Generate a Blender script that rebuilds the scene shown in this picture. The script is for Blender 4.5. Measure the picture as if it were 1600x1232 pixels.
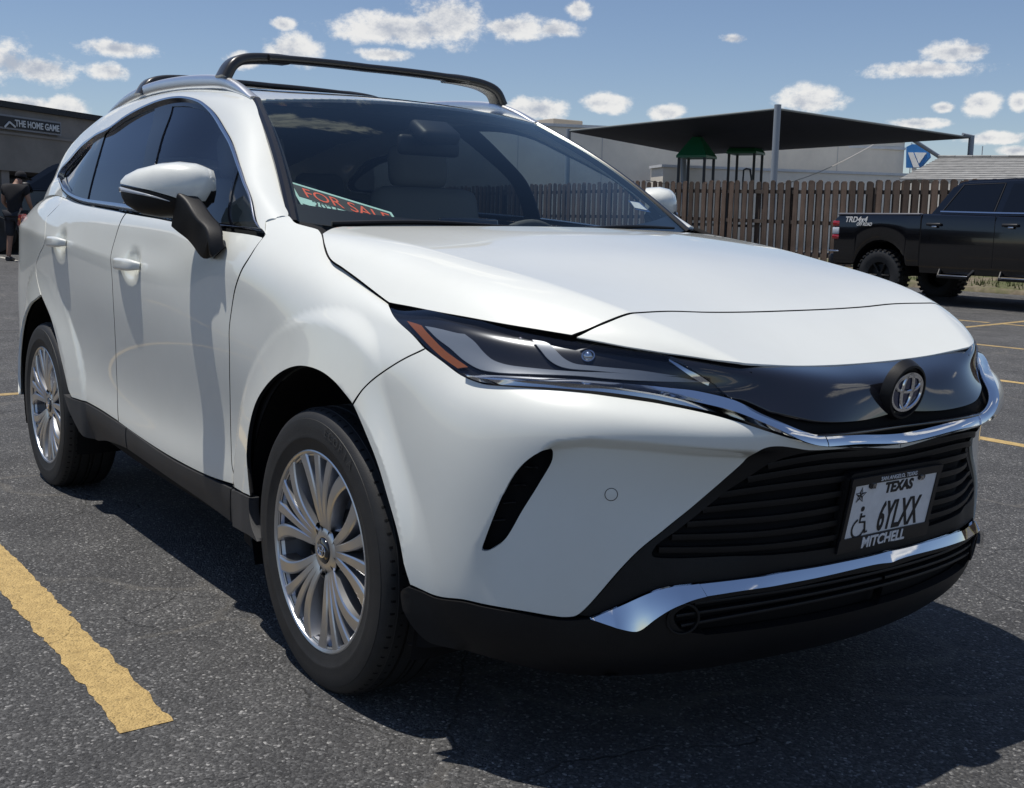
import bpy, bmesh, math, random
import numpy as np
from mathutils import Vector, Matrix
from mathutils.bvhtree import BVHTree
from mathutils.geometry import delaunay_2d_cdt

# ------------------------------------------------------------------ scene / camera / light
for o in list(bpy.data.objects): bpy.data.objects.remove(o)
SC = bpy.context.scene
COL = SC.collection
rnd = random.Random(7)
# world frame: x = forwards of the white car (front axle at x=0), y = its left, z = up
CAM = np.array([2.54823877, -2.15936491, 1.17619648])
YAW, PITCH, ROLL, FPX = math.radians(144.09094297), math.radians(-8.29331801), math.radians(1.28769481), 1782.76
IW, IH = 1600.0, 1232.0
def cam_axes():
    d = np.array([math.cos(YAW)*math.cos(PITCH), math.sin(YAW)*math.cos(PITCH), math.sin(PITCH)])
    r = np.cross(d, [0, 0, 1.0]); r /= np.linalg.norm(r); u = np.cross(r, d)
    c, s = math.cos(ROLL), math.sin(ROLL)
    return np.array([c*r+s*u, -s*r+c*u, d])
CR = cam_axes()
cam = bpy.data.cameras.new('camera'); camo = bpy.data.objects.new('camera', cam); COL.objects.link(camo)
cam.sensor_width = 36; cam.sensor_fit = 'HORIZONTAL'; cam.lens = FPX*36/IW; cam.clip_start = 0.05; cam.clip_end = 5000
camo.matrix_world = Matrix(((CR[0][0], CR[1][0], -CR[2][0], CAM[0]), (CR[0][1], CR[1][1], -CR[2][1], CAM[1]),
                            (CR[0][2], CR[1][2], -CR[2][2], CAM[2]), (0, 0, 0, 1)))
SC.camera = camo
SUN_DIR = Vector((-0.18, -0.195, 1.0)).normalized()      # towards the sun
# ------------------------------------------------------------------ pixel helpers (photo pixels, 1600 x 1232)
def pray(px):
    v = np.array([(px[0]-IW/2)/FPX, -(px[1]-IH/2)/FPX, 1.0]) @ CR
    return v/np.linalg.norm(v)
def on(px, ax, val):
    d = pray(px); t = (val-CAM[ax])/d[ax]; return CAM+t*d
def ground_z(x, y):
    return 0.0

W = bpy.data.worlds.new('World'); SC.world = W; W.use_nodes = True
wn, wl = W.node_tree.nodes, W.node_tree.links
for n in list(wn): wn.remove(n)
wo = wn.new('ShaderNodeOutputWorld'); wb = wn.new('ShaderNodeBackground'); wsky = wn.new('ShaderNodeTexSky')
wsky.sky_type = 'NISHITA'; wsky.sun_disc = False; wsky.air_density = 1.0; wsky.dust_density = .25; wsky.ozone_density = 1.6; wsky.altitude = 560
wsky.sun_elevation = math.asin(SUN_DIR.z); wsky.sun_rotation = math.atan2(SUN_DIR.x, SUN_DIR.y)
wb.inputs['Strength'].default_value = 0.09
# ------------------------------------------------------------------ sky with cumulus clouds
def pix_dir(p): return pray(p)
CL = []
REFL = [(-.591, .344, .73, .085, .04), (-.633, .31, .709, .03, .02)]   # a cloud seen mirrored in the windshield
def cloud(d, a, b, w=1.):
    d = np.array(d)/np.linalg.norm(d); t = np.cross(d, (0, 0, 1)); t /= np.linalg.norm(t); u = np.cross(t, d); CL.append((d, t/a, u/b, w))
for cx, cy, hw, hh in ((640, 46, 120, 24), (705, 34, 75, 36), (800, 44, 70, 20), (865, 46, 40, 14), (455, 82, 44, 28), (182, 76, 62, 14), (60, 108, 64, 24), (18, 98, 44, 30), (170, 112, 40, 15), (30, 163, 60, 12), (105, 168, 36, 16),
                       (600, 86, 44, 10), (903, 14, 20, 16), (442, 38, 20, 10), (1146, 61, 30, 9), (1490, 84, 56, 18), (1450, 108, 92, 14), (1520, 78, 34, 12), (838, 172, 62, 20), (948, 161, 46, 14), (1040, 176, 34, 14), (1266, 160, 54, 22),
                       (1532, 162, 28, 16), (1474, 168, 18, 7), (1430, 193, 42, 8), (1556, 216, 52, 9), (1592, 160, 14, 12), (1590, 236, 30, 8), (380, 95, 30, 12)):
    cloud(pix_dir((cx, cy)), hw/FPX*1.12, hh/FPX*1.2)

for p in REFL: cloud(p[:3], p[3], p[4])
rc = random.Random(21)
for _ in range(26):                       # fair weather clouds over the rest of the sky
    az, el = rc.uniform(0, 2*math.pi), math.radians(rc.choice((rc.uniform(4, 16), rc.uniform(10, 45)))); d = np.array([math.cos(az)*math.cos(el), math.sin(az)*math.cos(el), math.sin(el)])
    if d @ CR[2] > .895: continue
    s_ = rc.uniform(.05, .13)*(.6+1.2*math.sin(el)); cloud(d, s_*1.5, s_*.45)
wt = wn.new('ShaderNodeTexCoord')
def wm(op, a, b=None, c=None):
    n = wn.new('ShaderNodeMath'); n.operation = op
    for i, v in enumerate((a, b, c)):
        if v is None: continue
        if isinstance(v, (int, float)): n.inputs[i].default_value = v
        else: wl.new(v, n.inputs[i])
    return n.outputs[0]
def wdot(v):
    n = wn.new('ShaderNodeVectorMath'); n.operation = 'DOT_PRODUCT'; wl.new(wt.outputs['Generated'], n.inputs[0]); n.inputs[1].default_value = tuple(map(float, v)); return n.outputs['Value']
best = None
for d, tt, uu, w_ in CL:
    sa_, sb_ = 1/np.linalg.norm(tt), 1/np.linalg.norm(uu)
    R_ = Matrix((tt*sa_, uu*sb_, -d)).transposed()
    mp = wn.new('ShaderNodeMapping'); mp.vector_type = 'TEXTURE'; mp.inputs['Location'].default_value = tuple(map(float, d)); mp.inputs['Rotation'].default_value = R_.to_euler('XYZ'); mp.inputs['Scale'].default_value = (1.35*sa_, 1.35*sb_, .5)
    gr_ = wn.new('ShaderNodeTexGradient'); gr_.gradient_type = 'SPHERICAL'; wl.new(wt.outputs['Generated'], mp.inputs[0]); wl.new(mp.outputs[0], gr_.inputs[0])
    best = gr_.outputs[1] if best is None else wm('MAXIMUM', best, gr_.outputs[1])
best = wm('MULTIPLY_ADD', best, 1.35, -.35)
def wnoise(scale, detail, rough, off=(0, 0, 0)):
    mp = wn.new('ShaderNodeMapping'); mp.inputs['Scale'].default_value = (scale, scale, scale*1.5); mp.inputs['Location'].default_value = off; wl.new(wt.outputs['Generated'], mp.inputs[0])
    n = wn.new('ShaderNodeTexNoise'); n.inputs['Scale'].default_value = 1; n.inputs['Detail'].default_value = detail; n.inputs['Roughness'].default_value = rough; wl.new(mp.outputs[0], n.inputs['Vector']); return n.outputs[0]
n1, n2 = wnoise(44, 9, .68), wnoise(15, 4, .55, (3, 1, 2))
fld = wm('ADD', best, wm('ADD', wm('MULTIPLY', wm('SUBTRACT', n1, .5), 1.5), wm('MULTIPLY', wm('SUBTRACT', n2, .5), 1.1)))
def wsmooth(v, a, b):
    n = wn.new('ShaderNodeMapRange'); n.interpolation_type = 'SMOOTHSTEP'; n.inputs['From Min'].default_value = a; n.inputs['From Max'].default_value = b; wl.new(v, n.inputs['Value']); return n.outputs[0]
dens = wm('MULTIPLY', wsmooth(fld, .06, .56), wsmooth(best, -.35, .05))
lit = wsmooth(wm('ADD', wm('SUBTRACT', .92, wm('MULTIPLY', best, .72)), wm('MULTIPLY', wm('SUBTRACT', n1, .5), 1.9)), .0, .75)
mc = wn.new('ShaderNodeMixRGB'); mc.inputs[1].default_value = (4.6, 5.0, 5.8, 1); mc.inputs[2].default_value = (9.0, 8.9, 8.7, 1); wl.new(lit, mc.inputs[0])
mm_ = wn.new('ShaderNodeMixRGB'); wl.new(wm('MULTIPLY', dens, .92), mm_.inputs[0]); tn = wn.new('ShaderNodeMixRGB'); tn.blend_type = 'MULTIPLY'; tn.inputs[0].default_value = 1; tn.inputs[2].default_value = (.90, .895, .96, 1); wl.new(wsky.outputs[0], tn.inputs[1]); wl.new(tn.outputs[0], mm_.inputs[1]); wl.new(mc.outputs[0], mm_.inputs[2])
wl.new(mm_.outputs[0], wb.inputs['Color']); wl.new(wb.outputs[0], wo.inputs['Surface'])
sl = bpy.data.lights.new('sun', 'SUN'); sl.energy = 4.2; sl.angle = math.radians(0.53); sl.color = (1.0, 0.95, 0.87)
so = bpy.data.objects.new('sun', sl); COL.objects.link(so); so.location = (0, 0, 30)
so.rotation_euler = (-SUN_DIR).to_track_quat('-Z', 'Y').to_euler()
SC.view_settings.view_transform = 'Standard'; SC.view_settings.look = 'None'
SC.view_settings.exposure = 0.1; SC.view_settings.gamma = 1.0; SC.view_settings.use_curve_mapping = False
SC.render.engine = 'CYCLES'

# ------------------------------------------------------------------ materials
MATS = {}
def mat(name, col=(.5, .5, .5), rough=.5, metal=0., coat=0., spec=.5, emit=None):
    m = bpy.data.materials.new(name); m.use_nodes = True
    b = m.node_tree.nodes['Principled BSDF']
    b.inputs['Base Color'].default_value = (*col, 1); b.inputs['Roughness'].default_value = rough
    b.inputs['Metallic'].default_value = metal; b.inputs['Coat Weight'].default_value = coat
    b.inputs['Coat Roughness'].default_value = .03; b.inputs['Specular IOR Level'].default_value = spec
    MATS[name] = m; return m
mat('paint', (.74, .745, .73), .35, 0, 1.0)
mat('black_plastic', (.006, .006, .007), .5, spec=.35)
mat('cladding', (.028, .029, .032), .55)
mat('black_matte', (.006, .006, .007), .8, spec=.2)
mat('lamp_black', (.012, .013, .017), .2)
mat('gloss_black', (.008, .008, .011), .08, 0, 1)
mat('frit', (.006, .006, .008), .3)
mat('chrome', (.82, .83, .85), .05, 1)
mat('satin_chrome', (.55, .57, .62), .18, 1)
mat('rail_silver', (.80, .81, .83), .36, 1)
mat('bar_black', (.02, .019, .018), .35, 0, .3)
mat('rubber', (.013, .013, .0135), .62)
mat('rubber_worn', (.045, .045, .045), .7)
mat('alloy', (.60, .61, .63), .32, 1)
mat('brake', (.16, .16, .165), .45, 1)
mat('barrel', (.14, .14, .145), .4, 1)
mat('asphalt', (.05, .05, .05), .9)
mat('grey', (.3, .3, .3), .5)
mat('interior', (.075, .077, .078), .7)
mat('seat_fabric', (.20, .20, .195), .8)
mat('plate_white', (.80, .80, .81), .4)
mat('plate_ink', (.01, .01, .012), .5)
mat('frame_black', (.01, .01, .012), .35)
mat('emblem_blue', (.006, .018, .07), .1, 0, 1)
mat('amber', (.30, .085, .012), .25, 0, 1)
mat('drl', (.20, .225, .26), .3, 0, .5)
mat('pillar_gloss', (.004, .005, .008), .06, spec=.45)
mat('red_lens', (.30, .008, .012), .12, 0, 1)
mat('lens_solid', (.5, .53, .58), .15, 0, 1)
mat('sticker_blue', (.03, .07, .2), .5)
mat('glass_roof', (.006, .007, .009), .05)
def glass(name, tint, ior=1.5, rough=.0, gl=(.9, .93, 1)):
    m = bpy.data.materials.new(name); m.use_nodes = True; nt = m.node_tree; nt.nodes.clear()
    o = nt.nodes.new('ShaderNodeOutputMaterial'); mx = nt.nodes.new('ShaderNodeMixShader'); t = nt.nodes.new('ShaderNodeBsdfTransparent'); g = nt.nodes.new('ShaderNodeBsdfGlossy'); f = nt.nodes.new('ShaderNodeFresnel')
    ge_ = nt.nodes.new('ShaderNodeNewGeometry'); mr = nt.nodes.new('ShaderNodeMapRange'); mr.inputs['To Min'].default_value = ior; mr.inputs['To Max'].default_value = 1/ior; nt.links.new(ge_.outputs['Backfacing'], mr.inputs['Value']); nt.links.new(mr.outputs[0], f.inputs['IOR']); t.inputs['Color'].default_value = (*tint, 1); g.inputs['Roughness'].default_value = rough; g.inputs['Color'].default_value = (*gl, 1)
    nt.links.new(f.outputs[0], mx.inputs[0]); nt.links.new(t.outputs[0], mx.inputs[1]); nt.links.new(g.outputs[0], mx.inputs[2]); nt.links.new(mx.outputs[0], o.inputs[0]); MATS[name] = m; return m
glass('glass_front', (.82, .87, .86), 1.48, gl=(.78, .88, .88))
glass('glass_door', (.72, .77, .76), 1.48)
glass('glass_side', (.13, .15, .16), 1.6)
glass('lens', (.80, .82, .85), 1.45)

# ------------------------------------------------------------------ mesh helpers
def link(name, me, m=None, parent=None, smooth=False):
    o = bpy.data.objects.new(name, me); COL.objects.link(o)
    if m is not None: me.materials.append(MATS[m] if isinstance(m, str) else m)
    if parent is not None: o.parent = parent
    if smooth: me.shade_smooth()
    return o
def mesh(name, V, F):
    me = bpy.data.meshes.new(name); me.from_pydata([tuple(map(float, v)) for v in V], [], [tuple(map(int, f)) for f in F]); me.update(); return me
def tag(o, label=None, cat=None, group=None, kind=None):
    if label: o['label'] = label
    if cat: o['category'] = cat
    if group: o['group'] = group
    if kind: o['kind'] = kind
    return o
def empty(name, loc=(0, 0, 0), rz=0):
    o = bpy.data.objects.new(name, None); COL.objects.link(o); o.location = loc; o.rotation_euler[2] = rz; o.empty_display_size = .1; return o

# ------------------------------------------------------------------ spline nets
def spl_mat(t, q):
    """rows: weights of natural cubic spline with knots t evaluated at q"""
    t = np.asarray(t, float); q = np.asarray(q, float); n = len(t)
    if n == 2:
        a = (q-t[0])/(t[1]-t[0]); return np.stack([1-a, a], 1)
    h = np.diff(t); A = np.zeros((n, n)); R = np.zeros((n, n)); A[0, 0] = A[-1, -1] = 1
    for i in range(1, n-1):
        A[i, i-1] = h[i-1]; A[i, i] = 2*(h[i-1]+h[i]); A[i, i+1] = h[i]
        R[i, i-1] = 6/h[i-1]; R[i, i] = -6/h[i-1]-6/h[i]; R[i, i+1] = 6/h[i]
    M2 = np.linalg.solve(A, R)
    k = np.clip(np.searchsorted(t, q, side='right')-1, 0, n-2); hk = h[k]
    a = (t[k+1]-q)/hk; b = (q-t[k])/hk; I = np.eye(n)
    return a[:, None]*I[k]+b[:, None]*I[k+1]+((a**3-a)*hk**2/6)[:, None]*M2[k]+((b**3-b)*hk**2/6)[:, None]*M2[k+1]
def spl_mat_c(t, q, cr):
    """with creases at knot indices cr"""
    if not cr: return spl_mat(t, q)
    t = np.asarray(t, float); q = np.asarray(q, float); out = np.zeros((len(q), len(t)))
    b = [0]+sorted(cr)+[len(t)-1]
    for i0, i1 in zip(b[:-1], b[1:]):
        s = (q >= t[i0])*(q < t[i1]) if i1 < len(t)-1 else (q >= t[i0])
        if i0 == 0: s = s | (q < t[0])
        if s.any(): out[np.ix_(np.where(s)[0], range(i0, i1+1))] = spl_mat(t[i0:i1+1], q[s])
    return out
class Net:
    """interpolating spline surface. P[row v][col u]; u across columns, v across rows"""
    def __init__(s, P, cu=(), cv=(), disp=None, ru=0, rv=0, grid=(220, 120)):
        P = np.array(P, float); s.P = P; s.disp = disp; s.cu, s.cv = list(cu), list(cv); s.ru, s.rv = ru, rv
        s.tu = np.concatenate([[0], np.cumsum(np.linalg.norm(np.diff(P, axis=1), axis=2).mean(0)+1e-6)])
        s.tv = np.concatenate([[0], np.cumsum(np.linalg.norm(np.diff(P, axis=0), axis=2).mean(1)+1e-6)])
        s.grid = grid; s._b = None
    def _e(s, u, v):
        return np.einsum('qv,qu,vuk->qk', spl_mat_c(s.tv, v, s.cv), spl_mat_c(s.tu, u, s.cu), s.P, optimize=True)
    def base(s, u, v):
        u = np.atleast_1d(np.asarray(u, float)); v = np.atleast_1d(np.asarray(v, float))
        if not (s.rv or s.ru): return s._e(u, v)
        r = 0; n = 0
        for k in (-1, -.5, 0, .5, 1):
            w = 1-abs(k)*.5
            r = r+w*s._e(np.clip(u+k*s.ru, 0, s.tu[-1]), np.clip(v+k*s.rv, 0, s.tv[-1])); n += w
        return r/n
    def ev(s, u, v, d=True):
        p = s.base(u, v)
        return s.disp(p) if (d and s.disp) else p
    def nrm(s, u, v, e=.002):
        u = np.atleast_1d(np.asarray(u, float)); v = np.atleast_1d(np.asarray(v, float))
        du = s.ev(np.minimum(u+e, s.tu[-1]), v)-s.ev(np.maximum(u-e, 0), v)
        dv = s.ev(u, np.minimum(v+e, s.tv[-1]))-s.ev(u, np.maximum(v-e, 0))
        n = np.cross(du, dv); return n/(np.linalg.norm(n, axis=1)[:, None]+1e-12)
    def bvh(s):
        if s._b is None:
            nu, nv = s.grid
            gu, gv = np.meshgrid(np.linspace(0, s.tu[-1], nu), np.linspace(0, s.tv[-1], nv))
            V = s.ev(gu.ravel(), gv.ravel())
            T = []
            for j in range(nv-1):
                for i in range(nu-1):
                    a = j*nu+i; T.append((a, a+1, a+nu+1)); T.append((a, a+nu+1, a+nu))
            s._T = T; s._V = V; s._g = np.stack([gu.ravel(), gv.ravel()], 1)
            s._b = BVHTree.FromPolygons([Vector(v) for v in V], T)
        return s._b
    def _bary(s, loc, ti):
        a, b, c = s._T[ti]; A, B, C = s._V[a], s._V[b], s._V[c]; p = np.array(loc)
        v0, v1, v2 = B-A, C-A, p-A
        d00, d01, d11, d20, d21 = v0@v0, v0@v1, v1@v1, v2@v0, v2@v1
        den = d00*d11-d01*d01+1e-18; x = (d11*d20-d01*d21)/den; y = (d00*d21-d01*d20)/den
        return (1-x-y)*s._g[a]+x*s._g[b]+y*s._g[c]
    def px(s, p):
        """uv of photo pixel p (ray through the pixel) or of the nearest point to xyz p"""
        b = s.bvh()
        if len(p) == 2:
            loc, n, ti, d = b.ray_cast(Vector(CAM), Vector(pray(p)))
            if loc is not None and (n.dot(Vector(pray(p))) > 0) != s.flipn and s.flipn is not None: loc = None
            if loc is None:
                # ray misses: nearest approach, first local minimum
                dr = pray(p); L = []
                for t in np.linspace(1.5, 8, 400):
                    l2, n2, t2, dd = b.find_nearest(Vector(CAM+t*dr)); L.append((dd, l2, t2))
                k = next((i for i in range(1, 399) if L[i][0] < .08 and L[i][0] <= L[i-1][0] and L[i][0] <= L[i+1][0]), None)
                if k is None: k = min(range(400), key=lambda i: L[i][0])
                loc, ti = L[k][1], L[k][2]
        else:
            loc, n, ti, d = b.find_nearest(Vector(p))
        return s._bary(loc, ti)
    def trace(s, pts): return np.array([s.px(p) for p in pts])

def smooth_poly(pts, closed=True, step=.012, corners=()):
    """Catmull-Rom resample of 2D/3D polyline; indices in corners stay sharp"""
    pts = np.array(pts, float); n = len(pts); out = []
    rng = range(n if closed else n-1)
    for i in rng:
        p1, p2 = pts[i], pts[(i+1) % n]
        p0 = pts[i-1] if (closed or i > 0) else 2*p1-p2
        p3 = pts[(i+2) % n] if (closed or i < n-2) else 2*p2-p1
        if i in corners: p0 = 2*p1-p2
        if (i+1) % n in corners: p3 = 2*p2-p1
        L = np.linalg.norm(p2-p1); k = max(1, int(math.ceil(L/step)))
        d1, d2, d3 = [max(np.linalg.norm(a-b), 1e-6)**.5 for a, b in ((p1, p0), (p2, p1), (p3, p2))]
        m1 = (p1-p0)/d1-(p2-p0)/(d1+d2)+(p2-p1)/d2; m2 = (p2-p1)/d2-(p3-p1)/(d2+d3)+(p3-p2)/d3
        m1 = m1*d2; m2 = m2*d2
        for j in range(k):
            t = j/k
            out.append((2*t**3-3*t**2+1)*p1+(t**3-2*t**2+t)*m1+(-2*t**3+3*t**2)*p2+(t**3-t**2)*m2)
    if not closed: out.append(pts[-1])
    return np.array(out)
def in_poly(P, poly):
    x, y = P[:, 0], P[:, 1]; ins = np.zeros(len(P), bool); j = len(poly)-1
    for i in range(len(poly)):
        xi, yi = poly[i]; xj, yj = poly[j]
        c = ((yi > y) != (yj > y)); s = (xj-xi)*(y-yi)/((yj-yi) if yj != yi else 1e-12)+xi
        ins ^= c & (x < s); j = i
    return ins
def poly_dist(P, poly):
    d = np.full(len(P), 1e9)
    A = poly; B = np.roll(poly, -1, 0)
    for a, b in zip(A, B):
        ab = b-a; t = np.clip(((P-a)@ab)/(ab@ab+1e-15), 0, 1)
        d = np.minimum(d, np.linalg.norm(P-(a+t[:, None]*ab), axis=1))
    return d
def tri_region(outer, holes, step):
    lo, hi = outer.min(0), outer.max(0)
    gx, gy = np.meshgrid(np.arange(lo[0]+step/2, hi[0], step), np.arange(lo[1]+step/2, hi[1], step))
    G = np.stack([gx.ravel(), gy.ravel()], 1); G = G[in_poly(G, outer)]
    if len(G): G = G[poly_dist(G, outer) > step*.55]
    for h in holes:
        if len(G): G = G[~in_poly(G, h)]
        if len(G): G = G[poly_dist(G, h) > step*.45]
    pts = [outer]; edges = []; k = 0
    for lp in [outer]+list(holes):
        n = len(lp); edges += [(k+i, k+(i+1) % n) for i in range(n)]; k += n
    allp = np.concatenate([outer]+list(holes)+([G] if len(G) else []))
    r = delaunay_2d_cdt([Vector(p) for p in allp], edges, [], 0, 1e-6)
    V = np.array([tuple(v) for v in r[0]]); T = np.array([tuple(f) for f in r[2]])
    C = V[T].mean(1); k = in_poly(C, outer)
    for h in holes: k &= ~in_poly(C, h)
    return V, T[k]
def panel(name, S, outer, holes=(), m='paint', parent=None, step=.02, flange=.012, off=0., mirror=False, fm=None):
    """trimmed piece of surface S: outer/holes are dense uv polylines"""
    V2, T = tri_region(np.array(outer), [np.array(h) for h in holes], step)
    u, v = V2[:, 0], V2[:, 1]
    P = S.ev(u, v); N = S.nrm(u, v)
    if S.flipn: N = -N
    P = P+N*off
    # orientation
    a, b, c = P[T[:, 0]], P[T[:, 1]], P[T[:, 2]]
    fn = np.cross(b-a, c-a); s = np.einsum('ij,ij->i', fn, N[T[:, 0]]) < 0
    T[s] = T[s][:, ::-1]
    F = [tuple(t) for t in T]; VV = list(P); NN = list(N)
    if flange:
        cnt = {}
        for t in F:
            for i in range(3):
                e = (t[i], t[(i+1) % 3]); k = (min(e), max(e)); cnt.setdefault(k, []).append(e)
        bd = [e[0] for e in cnt.values() if len(e) == 1]
        # rolled edge: first ring slightly inwards, second deep
        idx = {}; 
        for e in bd:
            for w in e:
                if w not in idx:
                    idx[w] = len(VV); VV.append(P[w]); NN.append(None); VV.append(P[w]-N[w]*flange); NN.append(None)
        for a0, b0 in bd: F.append((b0, a0, idx[a0], idx[b0])); F.append((idx[b0], idx[a0], idx[a0]+1, idx[b0]+1))
        F = [f for f in F if len(set(f)) > 2]
    V = np.array(VV)
    me = mesh(name, V, F); me.shade_smooth()
    o = link(name, me, m, parent)
    if fm:  # edge faces coloured dark: shade of the panel gaps put into the material
        me.materials.append(MATS[fm])
        for p in me.polygons[len(T):]: p.material_index = 1
    custom_normals(me, NN)
    if mirror:
        o2 = mirror_obj(o, parent); return o, o2
    return o
def custom_normals(me, NN):
    nm = [None]*len(me.vertices)
    me.calc_loop_triangles() if False else None
    ln = []
    vn = [tuple(n) if n is not None else None for n in NN]
    for p in me.polygons:
        for li in p.loop_indices:
            vi = me.loops[li].vertex_index
            n = vn[vi] if vi < len(vn) else None
            if any(w >= len(vn) or vn[w] is None for w in p.vertices): n = None
            ln.append(n if n is not None else (0, 0, 0))
    me.normals_split_custom_set(ln)
def mirror_obj(o, parent=None, name=None):
    me = o.data; n = len(me.vertices)
    co = np.empty(n*3); me.vertices.foreach_get('co', co); co = co.reshape(-1, 3)*np.array([1, -1, 1])
    F = [tuple(p.vertices)[::-1] for p in me.polygons]
    # keep custom normals
    ln = {}
    if me.has_custom_normals:
        for p in me.polygons:
            for li in p.loop_indices: ln[(p.index, me.loops[li].vertex_index)] = me.corner_normals[li].vector.copy()
    m2 = mesh(o.name, co, F)
    for mm in me.materials: m2.materials.append(mm)
    for a, b in zip(me.polygons, m2.polygons): b.material_index = a.material_index; b.use_smooth = a.use_smooth
    if ln:
        nl = []
        for p in m2.polygons:
            for li in p.loop_indices:
                v = ln[(p.index, m2.loops[li].vertex_index)]; nl.append((v.x, -v.y, v.z))
        m2.normals_split_custom_set(nl)
    o2 = bpy.data.objects.new((name or o.name).split('.')[0], m2); COL.objects.link(o2)
    p = parent if parent is not None else o.parent
    if p is not None: o2.parent = p
    for k in ('label', 'kind'):
        if k in o: o2[k] = o[k]
    return o2
Net.flipn = None

# ------------------------------------------------------------------ shape helpers
def tr(S, pts, closed=True, step=.012):
    """pixel / xyz points -> dense uv polyline. (px,py[,'c']) or ('x',X,Y,Z[,'c'])"""
    uv = []; cor = []
    for i, p in enumerate(pts):
        if p[-1] == 'c': cor.append(i); p = p[:-1]
        if p[0] == 'x': uv.append(S.px(tuple(p[1:])))
        elif p[0] == 'uv': uv.append(np.array(p[1:], float))
        else: uv.append(S.px(tuple(p)))
    return smooth_poly(np.array(uv), closed, step, cor)
def inset(poly, d):
    P = np.array(poly); a = np.roll(P, 1, 0); b = np.roll(P, -1, 0); t = b-a
    t /= np.linalg.norm(t, axis=1)[:, None]+1e-12
    n = np.stack([-t[:, 1], t[:, 0]], 1)
    area = .5*np.sum(P[:, 0]*np.roll(P[:, 1], -1)-np.roll(P[:, 0], -1)*P[:, 1])
    return P+n*(d if area > 0 else -d)
def umir(S, poly):              # mirror a uv polyline of a full-width surface across the centre
    q = np.array(poly).copy()
    if S is B: q[:, 0] = 2*U0-q[:, 0]
    elif S is WS: q[:, 0] = S.tu[-1]-q[:, 0]
    else: q[:, 1] = S.tv[-1]-q[:, 1]
    return q
def join(a, b):
    """append mesh of b to a (keeping custom normals) and drop b"""
    ma, mb = a.data, b.data; na = len(ma.vertices)
    V = [v.co[:] for v in ma.vertices]+[v.co[:] for v in mb.vertices]
    F = [tuple(p.vertices) for p in ma.polygons]+[tuple(w+na for w in p.vertices) for p in mb.polygons]
    ln = [n.vector[:] for n in ma.corner_normals]+[n.vector[:] for n in mb.corner_normals]
    me = mesh(ma.name, V, F); me.shade_smooth()
    for m in ma.materials: me.materials.append(m)
    me.normals_split_custom_set(ln); a.data = me; bpy.data.objects.remove(b); return a
def sweep(name, path, prof, m, parent, closed=False, up=(0, 0, 1), scale=None, ups=None, cap=True, smooth=True):
    """sweep 2D profile (side, up) along 3D path"""
    P = np.array(path, float); n = len(P); prof = np.array(prof, float); k = len(prof); V = []; F = []
    for i in range(n):
        a = P[i-1] if (closed or i > 0) else P[i]; b = P[(i+1) % n] if (closed or i < n-1) else P[i]
        t = b-a; t /= np.linalg.norm(t)+1e-12
        u_ = np.array(ups[i] if ups is not None else up, float); s_ = np.cross(t, u_); s_ /= np.linalg.norm(s_)+1e-12; u2 = np.cross(s_, t)
        sc = scale[i] if scale is not None else 1
        sc = np.array(sc)*np.ones(2)
        for q in prof: V.append(P[i]+s_*q[0]*sc[0]+u2*q[1]*sc[1])
    for i in range(n if closed else n-1):
        j = (i+1) % n
        for q in range(k): F.append((i*k+q, i*k+(q+1) % k, j*k+(q+1) % k, j*k+q))
    if cap and not closed: F.append(tuple(range(k))[::-1]); F.append(tuple((n-1)*k+q for q in range(k)))
    me = mesh(name, V, F); o = link(name, me, m, parent)
    if smooth:
        me.shade_smooth(); smooth_angle(me, 40)
    return o
def smooth_angle(me, deg):
    bm = bmesh.new(); bm.from_mesh(me); bmesh.ops.recalc_face_normals(bm, faces=bm.faces)
    for ed in bm.edges:
        ed.smooth = not (len(ed.link_faces) == 2 and ed.calc_face_angle(0) > math.radians(deg))
    for f in bm.faces: f.smooth = True
    bm.to_mesh(me); bm.free()
def rrect(w, h, r=.3, n=3):
    out = []; r = r*min(w, h)
    for cx, cy, a0 in ((w/2-r, h/2-r, 0), (-w/2+r, h/2-r, 90), (-w/2+r, -h/2+r, 180), (w/2-r, -h/2+r, 270)):
        for i in range(n+1):
            a = math.radians(a0+90*i/n); out.append((cx+r*math.cos(a), cy+r*math.sin(a)))
    return out
def band(name, S, A, Bp, m, parent, off=0., n=60, thick=.006, mirror=False, bulge=0., tilt=0., ktilt=0.):
    """strip of surface S between uv polylines A and Bp (resampled to n), a few segments across"""
    def rs(P):
        P = np.array(P); d = np.concatenate([[0], np.cumsum(np.linalg.norm(np.diff(P, axis=0), axis=1))]); q = np.linspace(0, d[-1], n)
        return np.stack([np.interp(q, d, P[:, 0]), np.interp(q, d, P[:, 1])], 1)
    A, Bq = rs(A), rs(Bp); K = 5; V = []; F = []
    wid = np.linalg.norm(S.ev(A[:, 0], A[:, 1])-S.ev(Bq[:, 0], Bq[:, 1]), axis=1)[:, None]; wid = np.minimum(wid, .032)
    for j in range(K):
        t = j/(K-1); uv = A*(1-t)+Bq*t; p = S.ev(uv[:, 0], uv[:, 1]); N = S.nrm(uv[:, 0], uv[:, 1])*(-1 if S.flipn else 1)
        V += list(p+N*(off+bulge*math.sin(math.pi*t)+tilt*(1-t)+ktilt*wid*t))
    for t in (1, 0):
        uv = A*(1-t)+Bq*t; p = S.ev(uv[:, 0], uv[:, 1]); N = S.nrm(uv[:, 0], uv[:, 1])*(-1 if S.flipn else 1); V += list(p+N*(off-thick if not ktilt else -.004))
    for j in range(K+1):
        for i in range(n-1):
            F.append((j*n+i, j*n+i+1, (j+1)*n+i+1, (j+1)*n+i))
    for i in (0, n-1): F.append(tuple(j*n+i for j in range(K+2)))
    me = mesh(name, V, F); o = link(name, me, m, parent); me.shade_smooth(); smooth_angle(me, 35)
    if mirror: return o, mirror_obj(o, parent)
    return o
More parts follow.
